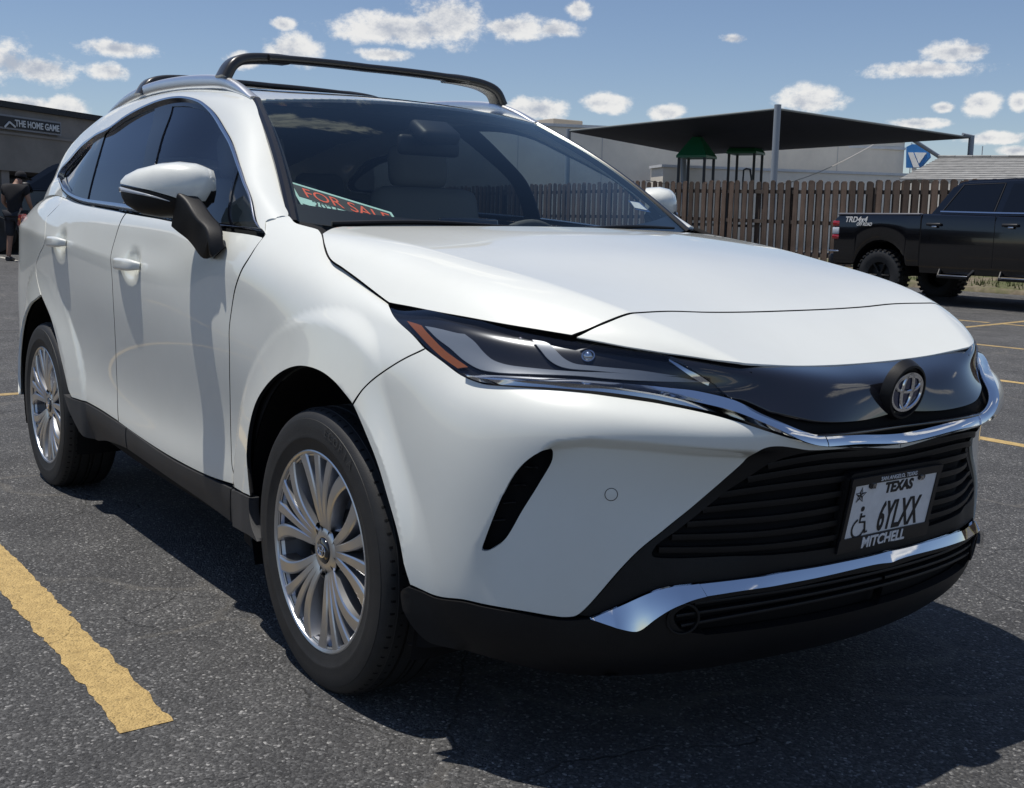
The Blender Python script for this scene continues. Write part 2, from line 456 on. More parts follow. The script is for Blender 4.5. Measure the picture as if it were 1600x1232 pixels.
def lathe(name, prof, axis_o, axis_d, m, parent, n=32, smooth=35):
    """prof: list of (radius, along). axis_o origin, axis_d direction"""
    d = np.array(axis_d, float); d /= np.linalg.norm(d); t = np.array([0, 0, 1.]) if abs(d[2]) < .9 else np.array([1., 0, 0])
    a = np.cross(d, t); a /= np.linalg.norm(a); b = np.cross(a, d); V = []; F = []
    for r, h in prof:
        for i in range(n):
            w = 2*math.pi*i/n; V.append(np.array(axis_o)+d*h+(a*math.cos(w)+b*math.sin(w))*r)
    for j in range(len(prof)-1):
        for i in range(n): F.append((j*n+i, j*n+(i+1) % n, (j+1)*n+(i+1) % n, (j+1)*n+i))
    me = mesh(name, V, F); o = link(name, me, m, parent)
    if smooth: smooth_angle(me, smooth)
    return o
def text_mesh(s, size, ext=0., bold=0., ax='CENTER'):
    cu_ = bpy.data.curves.new('t', 'FONT'); cu_.body = s; cu_.size = size; cu_.extrude = ext; cu_.offset = bold; cu_.align_x = ax; cu_.resolution_u = 3
    o = bpy.data.objects.new('t', cu_); COL.objects.link(o); dg = bpy.context.evaluated_depsgraph_get()
    me = bpy.data.meshes.new_from_object(o.evaluated_get(dg)); bpy.data.objects.remove(o); bpy.data.curves.remove(cu_); return me
def boxm(name, c, s, m, parent, r=.03, rot=0., seg=2):
    bm_ = bmesh.new(); bmesh.ops.create_cube(bm_, size=1); bmesh.ops.scale(bm_, vec=s, verts=bm_.verts)
    bmesh.ops.bevel(bm_, geom=list(bm_.edges), offset=min(r, min(s)*.45), segments=seg, affect='EDGES', profile=.5)
    if rot: bmesh.ops.rotate(bm_, verts=bm_.verts, cent=(0, 0, 0), matrix=Matrix.Rotation(rot, 3, 'Y'))
    bmesh.ops.translate(bm_, vec=c, verts=bm_.verts); me = bpy.data.meshes.new(name); bm_.to_mesh(me); bm_.free(); o = link(name, me, m, parent); smooth_angle(me, 50); return o

# ------------------------------------------------------------------ more materials
for a in (('sail', (.012, .016, .03), .8), ('sail_edge', (.20, .22, .22), .6), ('post_grey', (.30, .33, .36), .45), ('play_green', (.015, .12, .05), .4), ('play_post', (.012, .014, .02), .4),
          ('stucco_tan', (.84, .77, .65), .9), ('trim_white', (.72, .72, .70), .6), ('joint_grey', (.58, .55, .51), .9), ('unit_tan', (.30, .28, .25), .7), ('sign_blue', (.03, .16, .42), .4),
          ('shop_brown', (.26, .235, .21), .9), ('shop_brown2', (.24, .215, .185), .8), ('roof_dark', (.012, .012, .014), .6), ('trim_grey', (.25, .25, .26), .5), ('shop_glass', (.015, .018, .022), .08),
          ('truck_black', (.002, .0022, .004), .12), ('truck_plastic', (.010, .010, .012), .5), ('truck_glass', (.004, .005, .008), .06), ('rail_grey', (.18, .18, .2), .5), ('suv_grey', (.006, .007, .010), .2),
          ('skin', (.30, .17, .12), .6), ('cloth_black', (.008, .008, .011), .9), ('cloth_grey', (.02, .022, .03), .9), ('shoe_dark', (.05, .05, .055), .7), ('card_mint', (.42, .66, .60), .5), ('sign_orange', (.80, .10, .04), .5),
          ('shingle_light', (.34, .34, .33), .9)):
    mat(*a)
for k in ('truck_black', 'suv_grey'): MATS[k].node_tree.nodes['Principled BSDF'].inputs['Coat Weight'].default_value = .6
class NT:
    def __init__(s, m): s.t = m.node_tree; s.b = s.t.nodes['Principled BSDF']
    def n(s, typ, **k):
        x = s.t.nodes.new('ShaderNode'+typ)
        for a, b in k.items():
            if a in x.inputs.keys() if not a.startswith('_') else False: x.inputs[a].default_value = b
            elif a.startswith('i_'): x.inputs[a[2:].replace('_', ' ')].default_value = b
            else: setattr(x, a, b)
        return x
    def l(s, a, b): s.t.links.new(a, b)
    def ramp(s, src, stops):
        r = s.n('ValToRGB'); e = r.color_ramp.elements
        while len(e) < len(stops): e.new(.5)
        for el, (p, c) in zip(e, stops): el.position = p; el.color = (*c, 1) if len(c) == 3 else c
        s.l(src, r.inputs[0]); return r.outputs[0]
    def mix(s, f, a, b, mode='MIX'):
        m = s.n('MixRGB', blend_type=mode)
        for i, v in ((0, f), (1, a), (2, b)):
            if isinstance(v, (int, float)): m.inputs[i].default_value = v
            elif isinstance(v, tuple): m.inputs[i].default_value = (*v, 1)
            else: s.l(v, m.inputs[i])
        return m.outputs[0]
    def math(s, op, a, b=0.):
        m = s.n('Math', operation=op)
        for i, v in ((0, a), (1, b)):
            if isinstance(v, (int, float)): m.inputs[i].default_value = v
            else: s.l(v, m.inputs[i])
        return m.outputs[0]
    def noise(s, co, scale, detail=4, rough=.5, dist=0.):
        x = s.n('TexNoise'); x.inputs['Scale'].default_value = scale; x.inputs['Detail'].default_value = detail; x.inputs['Roughness'].default_value = rough; x.inputs['Distortion'].default_value = dist; s.l(co, x.inputs['Vector']); return x.outputs[0]
    def voro(s, co, scale, feat='F1', out=0):
        x = s.n('TexVoronoi', feature=feat); x.inputs['Scale'].default_value = scale; s.l(co, x.inputs['Vector']); return x.outputs[out]
    def bump(s, h, strength, dist):
        b = s.n('Bump'); b.inputs['Strength'].default_value = strength; b.inputs['Distance'].default_value = dist; s.l(h, b.inputs['Height']); s.l(b.outputs[0], s.b.inputs['Normal']); return b
def obj_co(t): return t.n('TexCoord').outputs['Object']
def asphalt_nodes(m, paint=None, wear=.5):
    t = NT(m); co = obj_co(t)
    ag = t.voro(co, 150, out=0); agc = t.voro(co, 150, out=1)
    sep = t.n('SeparateColor'); t.l(agc, sep.inputs[0]); rv = sep.outputs[0]
    big = t.noise(co, .35, 5, .6); mid = t.noise(co, 3.2, 5, .6); fine = t.noise(co, 70, 5, .75)
    c = t.ramp(rv, [(0, (.040, .040, .041)), (.55, (.072, .072, .073)), (.88, (.115, .115, .115)), (.965, (.20, .20, .20)), (1, (.36, .355, .345))])
    c = t.mix(t.ramp(big, [(.35, (0, 0, 0)), (.7, (1, 1, 1))]), c, (.105, .102, .098), 'MIX') if False else t.mix(.75, c, t.ramp(big, [(.25, (.78, .78, .79)), (.5, (1., 1., 1.)), (.75, (1.28, 1.275, 1.265))]), 'MULTIPLY')
    c = t.mix(.8, c, t.ramp(mid, [(.3, (.72, .72, .73)), (.7, (1.3, 1.29, 1.27))]), 'MULTIPLY')
    # light mineral smears and fine cracks
    wob = t.n('VectorMath', operation='ADD'); nz = t.n('TexNoise'); nz.inputs['Scale'].default_value = 2.2; nz.inputs['Detail'].default_value = 4; t.l(co, nz.inputs['Vector']); sc = t.n('VectorMath', operation='SCALE'); sc.inputs['Scale'].default_value = .45; t.l(nz.outputs[1], sc.inputs[0]); t.l(co, wob.inputs[0]); t.l(sc.outputs[0], wob.inputs[1])
    cr = t.voro(wob.outputs[0], .62, 'DISTANCE_TO_EDGE'); crm = t.ramp(cr, [(0, (1, 1, 1)), (.007, (.7, .7, .7)), (.016, (0, 0, 0))])
    brk = t.ramp(t.noise(co, 1.3, 3), [(.36, (0, 0, 0)), (.54, (1, 1, 1))]); crk = t.mix(1., crm, brk, 'MULTIPLY')
    c = t.mix(t.mix(1., crk, t.ramp(fine, [(.3, (.1, .1, .1)), (.8, (.8, .8, .8))]), 'MULTIPLY'), c, (.20, .185, .16))
    crd = t.voro(wob.outputs[0], 1.7, 'DISTANCE_TO_EDGE'); crdm = t.mix(1., t.ramp(crd, [(0, (1, 1, 1)), (.012, (0, 0, 0))]), t.ramp(t.noise(co, .9, 2), [(.45, (0, 0, 0)), (.57, (1, 1, 1))]), 'MULTIPLY')
    c = t.mix(t.mix(1., crdm, (.6, .6, .6), 'MULTIPLY'), c, (.024, .024, .025))
    h = t.math('ADD', t.math('MULTIPLY', ag, -.5), t.math('MULTIPLY', fine, .9)); h = t.math('SUBTRACT', h, t.math('MULTIPLY', crdm, .8))
    t.b.inputs['Roughness'].default_value = .82
    if paint:
        worn = t.ramp(t.math('ADD', t.math('MULTIPLY', fine, .55), t.math('MULTIPLY', t.noise(co, 7, 5, .7), .45)), [(wear-.05, (0, 0, 0)), (wear+.03, (1, 1, 1))])
        pc = t.mix(.5, (paint[0], paint[1], paint[2]), t.ramp(t.noise(co, 26, 4), [(.3, (.55, .52, .46)), (.62, (1.08, 1.08, 1.06))]), 'MULTIPLY')
        pc = t.mix(t.ramp(rv, [(.9, (0, 0, 0)), (.93, (.5, .5, .5))]), pc, (.20, .14, .06))
        c = t.mix(worn, c, pc); t.b.inputs['Roughness'].default_value = .7
    t.l(c, t.b.inputs['Base Color']); t.bump(h, 1.0, .014)
asphalt_nodes(MATS['asphalt'])
asphalt_nodes(mat('line_yellow'), (.64, .45, .18), .37); asphalt_nodes(mat('line_faded'), (.50, .36, .16), .44); asphalt_nodes(mat('line_white'), (.55, .53, .48), .42)
def wood(name, a, b):
    m = mat(name, a, .85); t = NT(m); co = obj_co(t); mp = t.n('Mapping'); mp.inputs['Scale'].default_value = (22, 22, 1.2); t.l(co, mp.inputs[0]); g = t.noise(mp.outputs[0], 1, 6, .65, .6)
    oi = t.n('ObjectInfo'); c = t.ramp(g, [(.25, b), (.75, a)]); v = t.ramp(oi.outputs['Random'], [(0, (.6, .58, .56)), (.5, (1, 1, 1)), (1, (1.5, 1.45, 1.4))]); c = t.mix(1., c, v, 'MULTIPLY')
    st = t.ramp(t.noise(co, 2.5, 4), [(.35, (.6, .6, .6)), (.65, (1.15, 1.15, 1.15))]); t.l(t.mix(.8, c, st, 'MULTIPLY'), t.b.inputs['Base Color']); t.bump(g, .5, .004)
wood('fence_wood', (.128, .091, .070), (.066, .045, .035)); wood('fence_rail', (.15, .12, .10), (.09, .07, .06))
m = mat('shingle', (.22, .22, .215), .95); t = NT(m); co = obj_co(t); n1_ = t.noise(co, 5, 5, .7); v1 = t.voro(co, 3.5, out=1); sp1 = t.n('SeparateColor'); t.l(v1, sp1.inputs[0]); t.l(t.mix(.7, t.ramp(n1_, [(.3, (.20, .20, .195)), (.7, (.33, .325, .31))]), t.ramp(sp1.outputs[0], [(0, (.75, .75, .75)), (1, (1.2, 1.2, 1.2))]), 'MULTIPLY'), t.b.inputs['Base Color'])
m = mat('verge', (.10, .085, .05), .95); t = NT(m); co = obj_co(t); t.l(t.mix(t.ramp(t.noise(co, 1.1, 6, .65), [(.42, (0, 0, 0)), (.6, (1, 1, 1))]), t.ramp(t.noise(co, 9, 5), [(.3, (.09, .075, .05)), (.7, (.20, .165, .12))]), t.ramp(t.noise(co, 14, 4), [(.3, (.05, .06, .02)), (.7, (.11, .12, .045))])), t.b.inputs['Base Color'])
m = mat('grass', (.09, .11, .035), .8)
def subtle(name, scale, lo, hi, bump=0., bs=40):
    m = MATS[name]; t = NT(m); co = obj_co(t); base = tuple(t.b.inputs['Base Color'].default_value)[:3]
    c = t.mix(1., base, t.ramp(t.noise(co, scale, 6, .65), [(.3, (lo,)*3), (.7, (hi,)*3)]), 'MULTIPLY'); t.l(c, t.b.inputs['Base Color'])
    if bump: t.bump(t.noise(co, bs, 4), bump, .003)
for a in (('stucco_tan', .5, .88, 1.1), ('shop_brown', .8, .8, 1.2), ('shop_brown2', .8, .8, 1.2), ('cladding', 9, .85, 1.2, .25, 400), ('black_plastic', 12, .8, 1.3, .15, 500), ('rubber', 14, .75, 1.5, .2, 300), ('sail', .6, .8, 1.3), ('trim_white', 2, .85, 1.05), ('plate_white', 40, .9, 1.05), ('card_mint', 30, .93, 1.04)): subtle(*a)
# pearl paint with faint dust
t = NT(MATS['paint']); co = obj_co(t); dirt = t.noise(co, 3.0, 5, .7); t.l(t.mix(.35, (.757, .773, .727), t.ramp(dirt, [(.3, (.90, .89, .87)), (.6, (1, 1, 1))]), 'MULTIPLY'), t.b.inputs['Base Color'])

# ================================================================== WHITE CAR: base surfaces
WB = 2.69; WC_Z = .37; ARCH_R = .452
ARCH_F, ARCH_R_X = .02, -2.655
HANDLES = ((-1.415, 1.022), (-2.31, 1.078))
def sstep(a, b, x):
    t = np.clip((x-a)/(b-a), 0, 1); return t*t*(3-2*t)
def body_disp(p):
    p = p.copy(); w = np.abs(p[:, 1]); sg = np.sign(p[:, 1])
    for xc in (ARCH_F, ARCH_R_X):
        r = np.hypot(p[:, 0]-xc, p[:, 2]-WC_Z)
        fr = sstep(.22, .45, p[:, 0]-xc) if xc == ARCH_F else sstep(.25, .5, xc-p[:, 0])
        wf = .931-(.16+.55*fr)*np.maximum(r-.45, 0)-14*np.maximum(r-.56, 0)**2
        k = .014
        m = (w > .84)
        d = np.maximum(w, wf)+0
        h = np.clip(k-np.abs(w-wf), 0, k)/k
        d = d+h*h*k*.25
        w = np.where(m, d, w)
    p[:, 1] = sg*w
    # corner scoop of the bumper
    y, z, x = -np.abs(p[:, 1]), p[:, 2].copy(), p[:, 0].copy()
    top = np.interp(y, [-.80, -.77, -.72, -.64, -.52, -.41], [.742, .757, .767, .762, .750, .741])
    lef = np.interp(z, [.40, .514, .629, .70, .757], [-.88, -.866, -.836, -.805, -.778])
    dep = .037*sstep(0, .028, top-z)*sstep(0, .022+.12*np.clip(.66-z, 0, 1), y-lef)*sstep(.30, .76, z)*sstep(-.33, -.45, y)*(x > .5)
    p[:, 0] -= dep*.88; p[:, 1] -= sg*dep*.42
    p[:, 0] += .020*np.exp(-((y/.085)**2+((z-.868)/.026)**2))*(x > .9)*(np.abs(y) < .3)   # swelling round the emblem
    # cups behind the door handles
    for hx, hz in HANDLES:
        g = .017*np.exp(-(((x-hx-.012)/.062)**2+((z-hz)/.042)**2)**1.5)*(np.abs(y) > .8)
        p[:, 1] -= sg*g
    return p
BC = [  # columns front centre -> rear centre ; rows r0..r8 (x,y,z)
 [(.90,0,.22),(.985,0,.30),(1.02,0,.42),(1.022,0,.53),(1.03,0,.64),(1.04,0,.735),(1.036,0,.80),(1.010,0,.858),(.935,0,.889)],
 [(.88,-.27,.22),(.955,-.28,.30),(.995,-.28,.42),(1.0,-.28,.53),(1.012,-.28,.65),(1.045,-.28,.757),(1.028,-.28,.815),(.995,-.28,.868),(.938,-.28,.90)],
 [(.82,-.49,.22),(.895,-.50,.30),(.932,-.50,.435),(.935,-.50,.54),(.945,-.50,.66),(.972,-.50,.772),(.932,-.50,.822),(.900,-.50,.865),(.875,-.50,.922)],
 [(.73,-.66,.22),(.80,-.68,.31),(.817,-.69,.43),(.828,-.69,.54),(.842,-.69,.67),(.855,-.69,.785),(.805,-.69,.838),(.75,-.68,.885),(.68,-.665,.953)],
 [(.65,-.76,.23),(.71,-.785,.32),(.722,-.80,.43),(.733,-.80,.55),(.74,-.80,.68),(.738,-.797,.785),(.685,-.79,.845),(.605,-.78,.905),(.51,-.765,.975)],
 [(.54,-.83,.24),(.585,-.865,.33),(.592,-.878,.44),(.60,-.878,.56),(.60,-.875,.69),(.585,-.865,.80),(.55,-.85,.86),(.48,-.835,.93),(.39,-.805,.988)],
 [(.42,-.87,.25),(.43,-.898,.34),(.435,-.905,.45),(.435,-.905,.57),(.43,-.905,.69),(.425,-.90,.80),(.41,-.89,.875),(.375,-.87,.935),(.30,-.832,.983)],
 [(.20,-.875,.25),(.20,-.90,.36),(.20,-.905,.47),(.20,-.907,.59),(.20,-.908,.71),(.20,-.908,.81),(.20,-.902,.89),(.195,-.878,.955),(.185,-.832,1.001)],
 [(0,-.875,.25),(0,-.90,.37),(0,-.905,.48),(0,-.908,.60),(0,-.91,.72),(0,-.91,.82),(0,-.905,.92),(-.005,-.880,1.003),(-.015,-.823,1.057)],
 [(-.12,-.873,.25),(-.12,-.90,.375),(-.12,-.903,.485),(-.12,-.907,.605),(-.12,-.911,.725),(-.12,-.913,.83),(-.12,-.909,.935),(-.12,-.880,1.034),(-.12,-.813,1.092)],
 [(-.25,-.872,.25),(-.25,-.90,.38),(-.25,-.90,.49),(-.25,-.905,.61),(-.25,-.912,.73),(-.25,-.915,.84),(-.25,-.912,.95),(-.25,-.880,1.068),(-.25,-.775,1.150)],
 [(-.5,-.872,.255),(-.5,-.898,.385),(-.5,-.896,.50),(-.5,-.90,.62),(-.5,-.912,.74),(-.5,-.918,.86),(-.5,-.916,.97),(-.5,-.898,1.10),(-.475,-.805,1.195)],
 [(-1.05,-.872,.265),(-1.05,-.90,.385),(-1.05,-.893,.50),(-1.05,-.896,.62),(-1.05,-.91,.75),(-1.05,-.921,.88),(-1.05,-.92,1.0),(-1.05,-.903,1.09),(-1.05,-.868,1.185)],
 [(-1.65,-.872,.28),(-1.65,-.90,.40),(-1.65,-.893,.51),(-1.65,-.895,.63),(-1.65,-.91,.77),(-1.65,-.922,.91),(-1.65,-.922,1.035),(-1.65,-.905,1.115),(-1.65,-.868,1.21)],
 [(-2.25,-.875,.31),(-2.25,-.905,.44),(-2.25,-.902,.54),(-2.25,-.902,.66),(-2.25,-.912,.80),(-2.25,-.922,.95),(-2.25,-.925,1.08),(-2.25,-.90,1.16),(-2.25,-.855,1.24)],
 [(-2.69,-.875,.31),(-2.69,-.905,.45),(-2.69,-.908,.56),(-2.69,-.910,.68),(-2.69,-.915,.82),(-2.69,-.915,.98),(-2.69,-.915,1.10),(-2.69,-.88,1.19),(-2.69,-.82,1.27)],
 [(-3.1,-.85,.31),(-3.1,-.89,.45),(-3.1,-.895,.57),(-3.1,-.895,.69),(-3.1,-.893,.83),(-3.1,-.885,1.0),(-3.1,-.88,1.125),(-3.1,-.84,1.20),(-3.1,-.778,1.262)],
 [(-3.4,-.76,.32),(-3.42,-.81,.45),(-3.43,-.82,.57),(-3.43,-.82,.70),(-3.43,-.82,.84),(-3.42,-.81,1.0),(-3.44,-.80,1.14),(-3.40,-.75,1.20),(-3.36,-.70,1.25)],
 [(-3.54,-.55,.32),(-3.58,-.60,.45),(-3.60,-.61,.57),(-3.61,-.61,.70),(-3.60,-.61,.84),(-3.58,-.60,1.0),(-3.60,-.59,1.14),(-3.53,-.56,1.20),(-3.48,-.53,1.24)],
 [(-3.60,-.28,.32),(-3.66,-.30,.45),(-3.68,-.30,.57),(-3.69,-.30,.70),(-3.68,-.30,.84),(-3.65,-.30,1.0),(-3.67,-.30,1.14),(-3.58,-.29,1.20),(-3.53,-.28,1.24)],
 [(-3.61,0,.32),(-3.67,0,.45),(-3.69,0,.57),(-3.70,0,.70),(-3.69,0,.84),(-3.66,0,1.0),(-3.68,0,1.14),(-3.59,0,1.20),(-3.54,0,1.24)],
]
for c in BC:                               # tuck the top edge inwards
    x, y, z = c[-1]
    if y > -.7 and x > .5: c.append((x-.05, y*.97, z+.012))
    elif x > .1: c.append((x-.05, y*.94, z+.018))
    else: c.append((x-(.02 if x > -1 else 0), y*.955, z+(.02 if x > -.4 else .008)))
cols = BC[::-1]+[[(x, -y, z) for x, y, z in c] for c in BC[1:]]
B = Net(np.array(cols).transpose(1, 0, 2), disp=body_disp, grid=(520, 120))
B_cr = Net(np.array(cols).transpose(1, 0, 2), cv=(6,), rv=.010)      # same body with the shoulder crease, blended in towards the tail
B_sm = B.base
def b_base(u, v):
    p = B_sm(u, v); w = sstep(-.9, -1.9, p[:, 0])[:, None]
    if w.max() <= 0: return p
    return p*(1-w)+B_cr.base(u, v)*w
B.base = b_base
U0 = B.tu[len(BC)-1]                      # u of the front centre line
# hood and nose: rows from left edge to right edge, columns rear -> front
HE = [(-.34,-.90,1.085),(-.15,-.87,1.065),(0,-.86,1.03),(.2,-.85,.985),(.45,-.80,.965),(.70,-.675,.945),(.86,-.53,.925),(.96,-.40,.885)]
HK = [(-.34,-.750,1.173),(-.12,-.715,1.150),(.06,-.69,1.129),(.25,-.66,1.100),(.49,-.612,1.062),(.727,-.540,1.004),(.855,-.457,.951),(.965,-.385,.895)]
HO = [(k[0]*.5+e[0]*.5, k[1]*.5+e[1]*.5-.006, k[2]*.5+e[2]*.5+bz) for k, e, bz in zip(HK, HE, (.018,.022,.024,.024,.020,.012,.006,.002))]
HM = [(-.24,-.40,1.181),(-.04,-.38,1.16),(.10,-.36,1.14),(.27,-.34,1.112),(.48,-.31,1.063),(.705,-.28,.996),(.83,-.24,.945),(.955,-.20,.883)]
HC = [(-.20,0,1.186),(0,0,1.165),(.12,0,1.146),(.28,0,1.117),(.48,0,1.066),(.70,0,.994),(.825,0,.942),(.95,0,.879)]
mir = lambda L: [(x, -y, z) for x, y, z in L]
H = Net([mir(HE), mir(HO), mir(HK), mir(HM), HC, HM, HK, HO, HE], cv=(2, 6), rv=.012, grid=(160, 200))
# greenhouse side (right): rows belt -> roof edge
GC = [
 [(-.33,-.850,1.140),(-.36,-.834,1.152),(-.395,-.815,1.163),(-.40,-.800,1.170),(-.40,-.788,1.168)],
 [(-.70,-.876,1.160),(-.70,-.852,1.215),(-.71,-.795,1.305),(-.705,-.752,1.328),(-.70,-.70,1.338)],
 [(-1.1,-.872,1.178),(-1.1,-.812,1.33),(-1.1,-.715,1.475),(-1.1,-.662,1.545),(-1.1,-.588,1.578)],
 [(-1.4,-.872,1.195),(-1.4,-.80,1.39),(-1.4,-.690,1.555),(-1.4,-.650,1.607),(-1.4,-.58,1.635)],
 [(-1.8,-.870,1.215),(-1.8,-.795,1.41),(-1.8,-.685,1.585),(-1.8,-.645,1.642),(-1.8,-.575,1.668)],
 [(-2.2,-.860,1.235),(-2.2,-.79,1.41),(-2.2,-.685,1.585),(-2.2,-.642,1.645),(-2.2,-.575,1.674)],
 [(-2.55,-.84,1.26),(-2.55,-.78,1.395),(-2.55,-.70,1.53),(-2.55,-.645,1.622),(-2.55,-.57,1.655)],
 [(-2.85,-.805,1.275),(-2.85,-.77,1.345),(-2.85,-.728,1.415),(-2.85,-.66,1.562),(-2.85,-.56,1.615)],
 [(-3.2,-.765,1.25),(-3.2,-.735,1.315),(-3.2,-.705,1.375),(-3.2,-.645,1.475),(-3.2,-.53,1.55)],
 [(-3.45,-.68,1.20),(-3.43,-.66,1.25),(-3.41,-.64,1.31),(-3.38,-.58,1.40),(-3.36,-.50,1.46)],
]
G = Net(np.array(GC).transpose(1, 0, 2), grid=(260, 90))
RE = [c[4] for c in GC[2:]]
# roof: rows y, columns x
RC = [(-1.035,0,1.607),(-1.38,0,1.654),(-1.8,0,1.688),(-2.2,0,1.692),(-2.55,0,1.676),(-2.85,0,1.64),(-3.2,0,1.58),(-3.40,0,1.50)]
RM = [((a[0]*.35+b[0]*.65), a[1]*.55, a[2]*.30+b[2]*.70) for a, b in zip(RE, RC)]
R = Net([mir(RE), mir(RM), RC, RM, RE], grid=(100, 100))
# windshield: rows bottom -> top ; columns right..left
WBt = [(-.44,-.765,1.180),(-.30,-.50,1.150),(-.20,-.22,1.135),(-.18,0,1.133)]
WTp = [(-1.11,-.585,1.580),(-1.075,-.39,1.596),(-1.045,-.17,1.606),(-1.04,0,1.608)]
wrows = []
for t in (0, .33, .66, 1):
    bow = .03*math.sin(math.pi*t)
    wrows.append([(a[0]*(1-t)+b[0]*t+bow*.6, a[1]*(1-t)+b[1]*t, a[2]*(1-t)+b[2]*t+bow*.8) for a, b in zip(WBt, WTp)])
wrows = [r+[(x, -y, z) for x, y, z in r[-2::-1]] for r in wrows]
WS = Net(wrows, grid=(120, 60))
for S_, pt, dr in ((B, (1.1,0,.6), (1,0,0)), (H, (.4,0,1.3), (0,0,1)), (G, (-1.5,-1,1.4), (0,-1,0)), (R, (-2,0,2), (0,0,1)), (WS, (-.4,0,1.6), (.5,0,.8))):
    S_.flipn = None; uv = S_.px(pt); S_.flipn = bool(S_.nrm(*uv)[0] @ np.array(dr) < 0)
print('FLIPS', B.flipn, H.flipn, G.flipn, R.flipn, WS.flipn)

# ================================================================== GROUND
def gz(x, y):
    d = np.hypot(np.maximum(0, -np.asarray(x, float)-7), np.maximum(0, np.asarray(y, float)-7)); d = np.minimum(d, 19)
    return np.where(d < 8, .0018*d*d, .1152+.0288*(d-8))
def gzf(x, y): return float(gz(x, y))
def on_ground(px):
    d = pray(px); t = -CAM[2]/d[2]
    for _ in range(30):
        P = CAM+t*d; t = (gzf(P[0], P[1])-CAM[2])/d[2]
    return CAM+t*d
def grid_sheet(name, xs, ys, dz, m, kind='structure'):
    V = [(x, y, gzf(x, y)+dz) for y in ys for x in xs]; n = len(xs)
    F = [(j*n+i, j*n+i+1, (j+1)*n+i+1, (j+1)*n+i) for j in range(len(ys)-1) for i in range(n-1)]
    o = link(name, mesh(name, V, F), m, None, True); o['kind'] = kind; return o
ax = sorted(set([-900, -400, -200, -100, -70]+list(np.arange(-50, 12.1, 1.0))+[20, 40, 80, 200, 500])); ay = sorted(set([-500, -200, -80, -40, -20]+list(np.arange(-12, 45.1, 1.0))+[60, 90, 150, 300, 700]))
grid_sheet('asphalt_lot', ax, ay, 0, 'asphalt')
# painted lines: each its own sheet following the ground with worn, slightly uneven edges
def stripe(name, a, b, w, m='line_yellow', seed=0, label=None, rag=.0035, n=None):
    a, b = np.array(a, float), np.array(b, float); L = np.linalg.norm(b-a); n = n or max(8, int(L/.022)); t = (b-a)/L; nn = np.array([-t[1], t[0]]); r = random.Random(seed)
    V = []; F = []; wob = 0; e0 = e1 = 0
    for i in range(n+1):
        s = i/n; c = a+(b-a)*s; e0 = .35*e0+r.gauss(0, rag); e1 = .35*e1+r.gauss(0, rag)
        wv = .006*math.sin(L*s*1.1+seed)
        for sg, e in ((-1, e0), (1, e1)):
            q = c+nn*(sg*(w/2)+e+wv); V.append((q[0], q[1], gzf(q[0], q[1])+.002))
    for i in range(n): F.append((2*i, 2*i+1, 2*i+3, 2*i+2))
    o = link(name, mesh(name, V, F), m); o['kind'] = 'structure'
    return o
stripe('parking_line', (.012, -1.352), (-5.45, -1.40), .122, seed=3)
for k in range(1, 6):
    y = -1.355+2.69*k; stripe('parking_line', (.02, y), (-5.5-.04*y, y), .10, 'line_faded' if k > 3 else 'line_yellow', seed=10+k, n=80)
for k in range(-1, 6):
    y = -1.355+2.69*k; stripe('parking_line', (-5.7-.04*y, y), (-11, y), .10, 'line_faded', seed=30+k, n=60)
stripe('parking_line', (-5.52, -9), (-5.52, 2), .10, 'line_faded', seed=50, n=120); stripe('parking_line', (-5.55, 2.1), (-6.1, 14), .10, 'line_faded', seed=51, n=120)
pl_ = on_ground((0, 402)); pr_ = on_ground((30, 409)); stripe('parking_line', pl_[:2], pr_[:2]+(pr_-pl_)[:2]*.8, .10, 'line_white', seed=61, n=30)
# grass verge and kerb by the fence
FY = 19.6
def verge():
    xs = np.arange(-34, 14.1, .5); ys = np.array([17.2, 17.25, 17.6, 18.3, 19, 20, 22])
    V = []; F = []; n = len(xs); r = random.Random(4)
    for j, y in enumerate(ys):
        for x in xs: V.append((x, y, gzf(x, y)+(.0 if j == 0 else .05+.02*j+.02*r.random())))
    for j in range(len(ys)-1):
        for i in range(n-1): F.append((j*n+i, j*n+i+1, (j+1)*n+i+1, (j+1)*n+i))
    o = link('grass_verge', mesh('grass_verge', V, F), 'verge', None, True); o['kind'] = 'structure'
    # grass tufts
    V = []; F = []
    for _ in range(2600):
        x, y = r.uniform(-16, 2), r.choice((r.uniform(17.3, 19.3), r.gauss(18.0, .25)))
        if not 17.25 < y < 19.5: continue
        z = gzf(x, y)+.09; h = r.uniform(.04, .14); a = r.uniform(0, 6.28); w = .02; k = len(V)
        V += [(x-w*math.cos(a), y-w*math.sin(a), z-.04), (x+w*math.cos(a), y+w*math.sin(a), z-.04), (x+r.uniform(-.05, .05), y+r.uniform(-.05, .05), z+h)]; F.append((k, k+1, k+2))
    o = link('grass_tufts', mesh('grass_tufts', V, F), 'grass'); tag(o, 'dry green grass tufts on the verge under the pickup', 'grass', None, 'stuff')
verge()
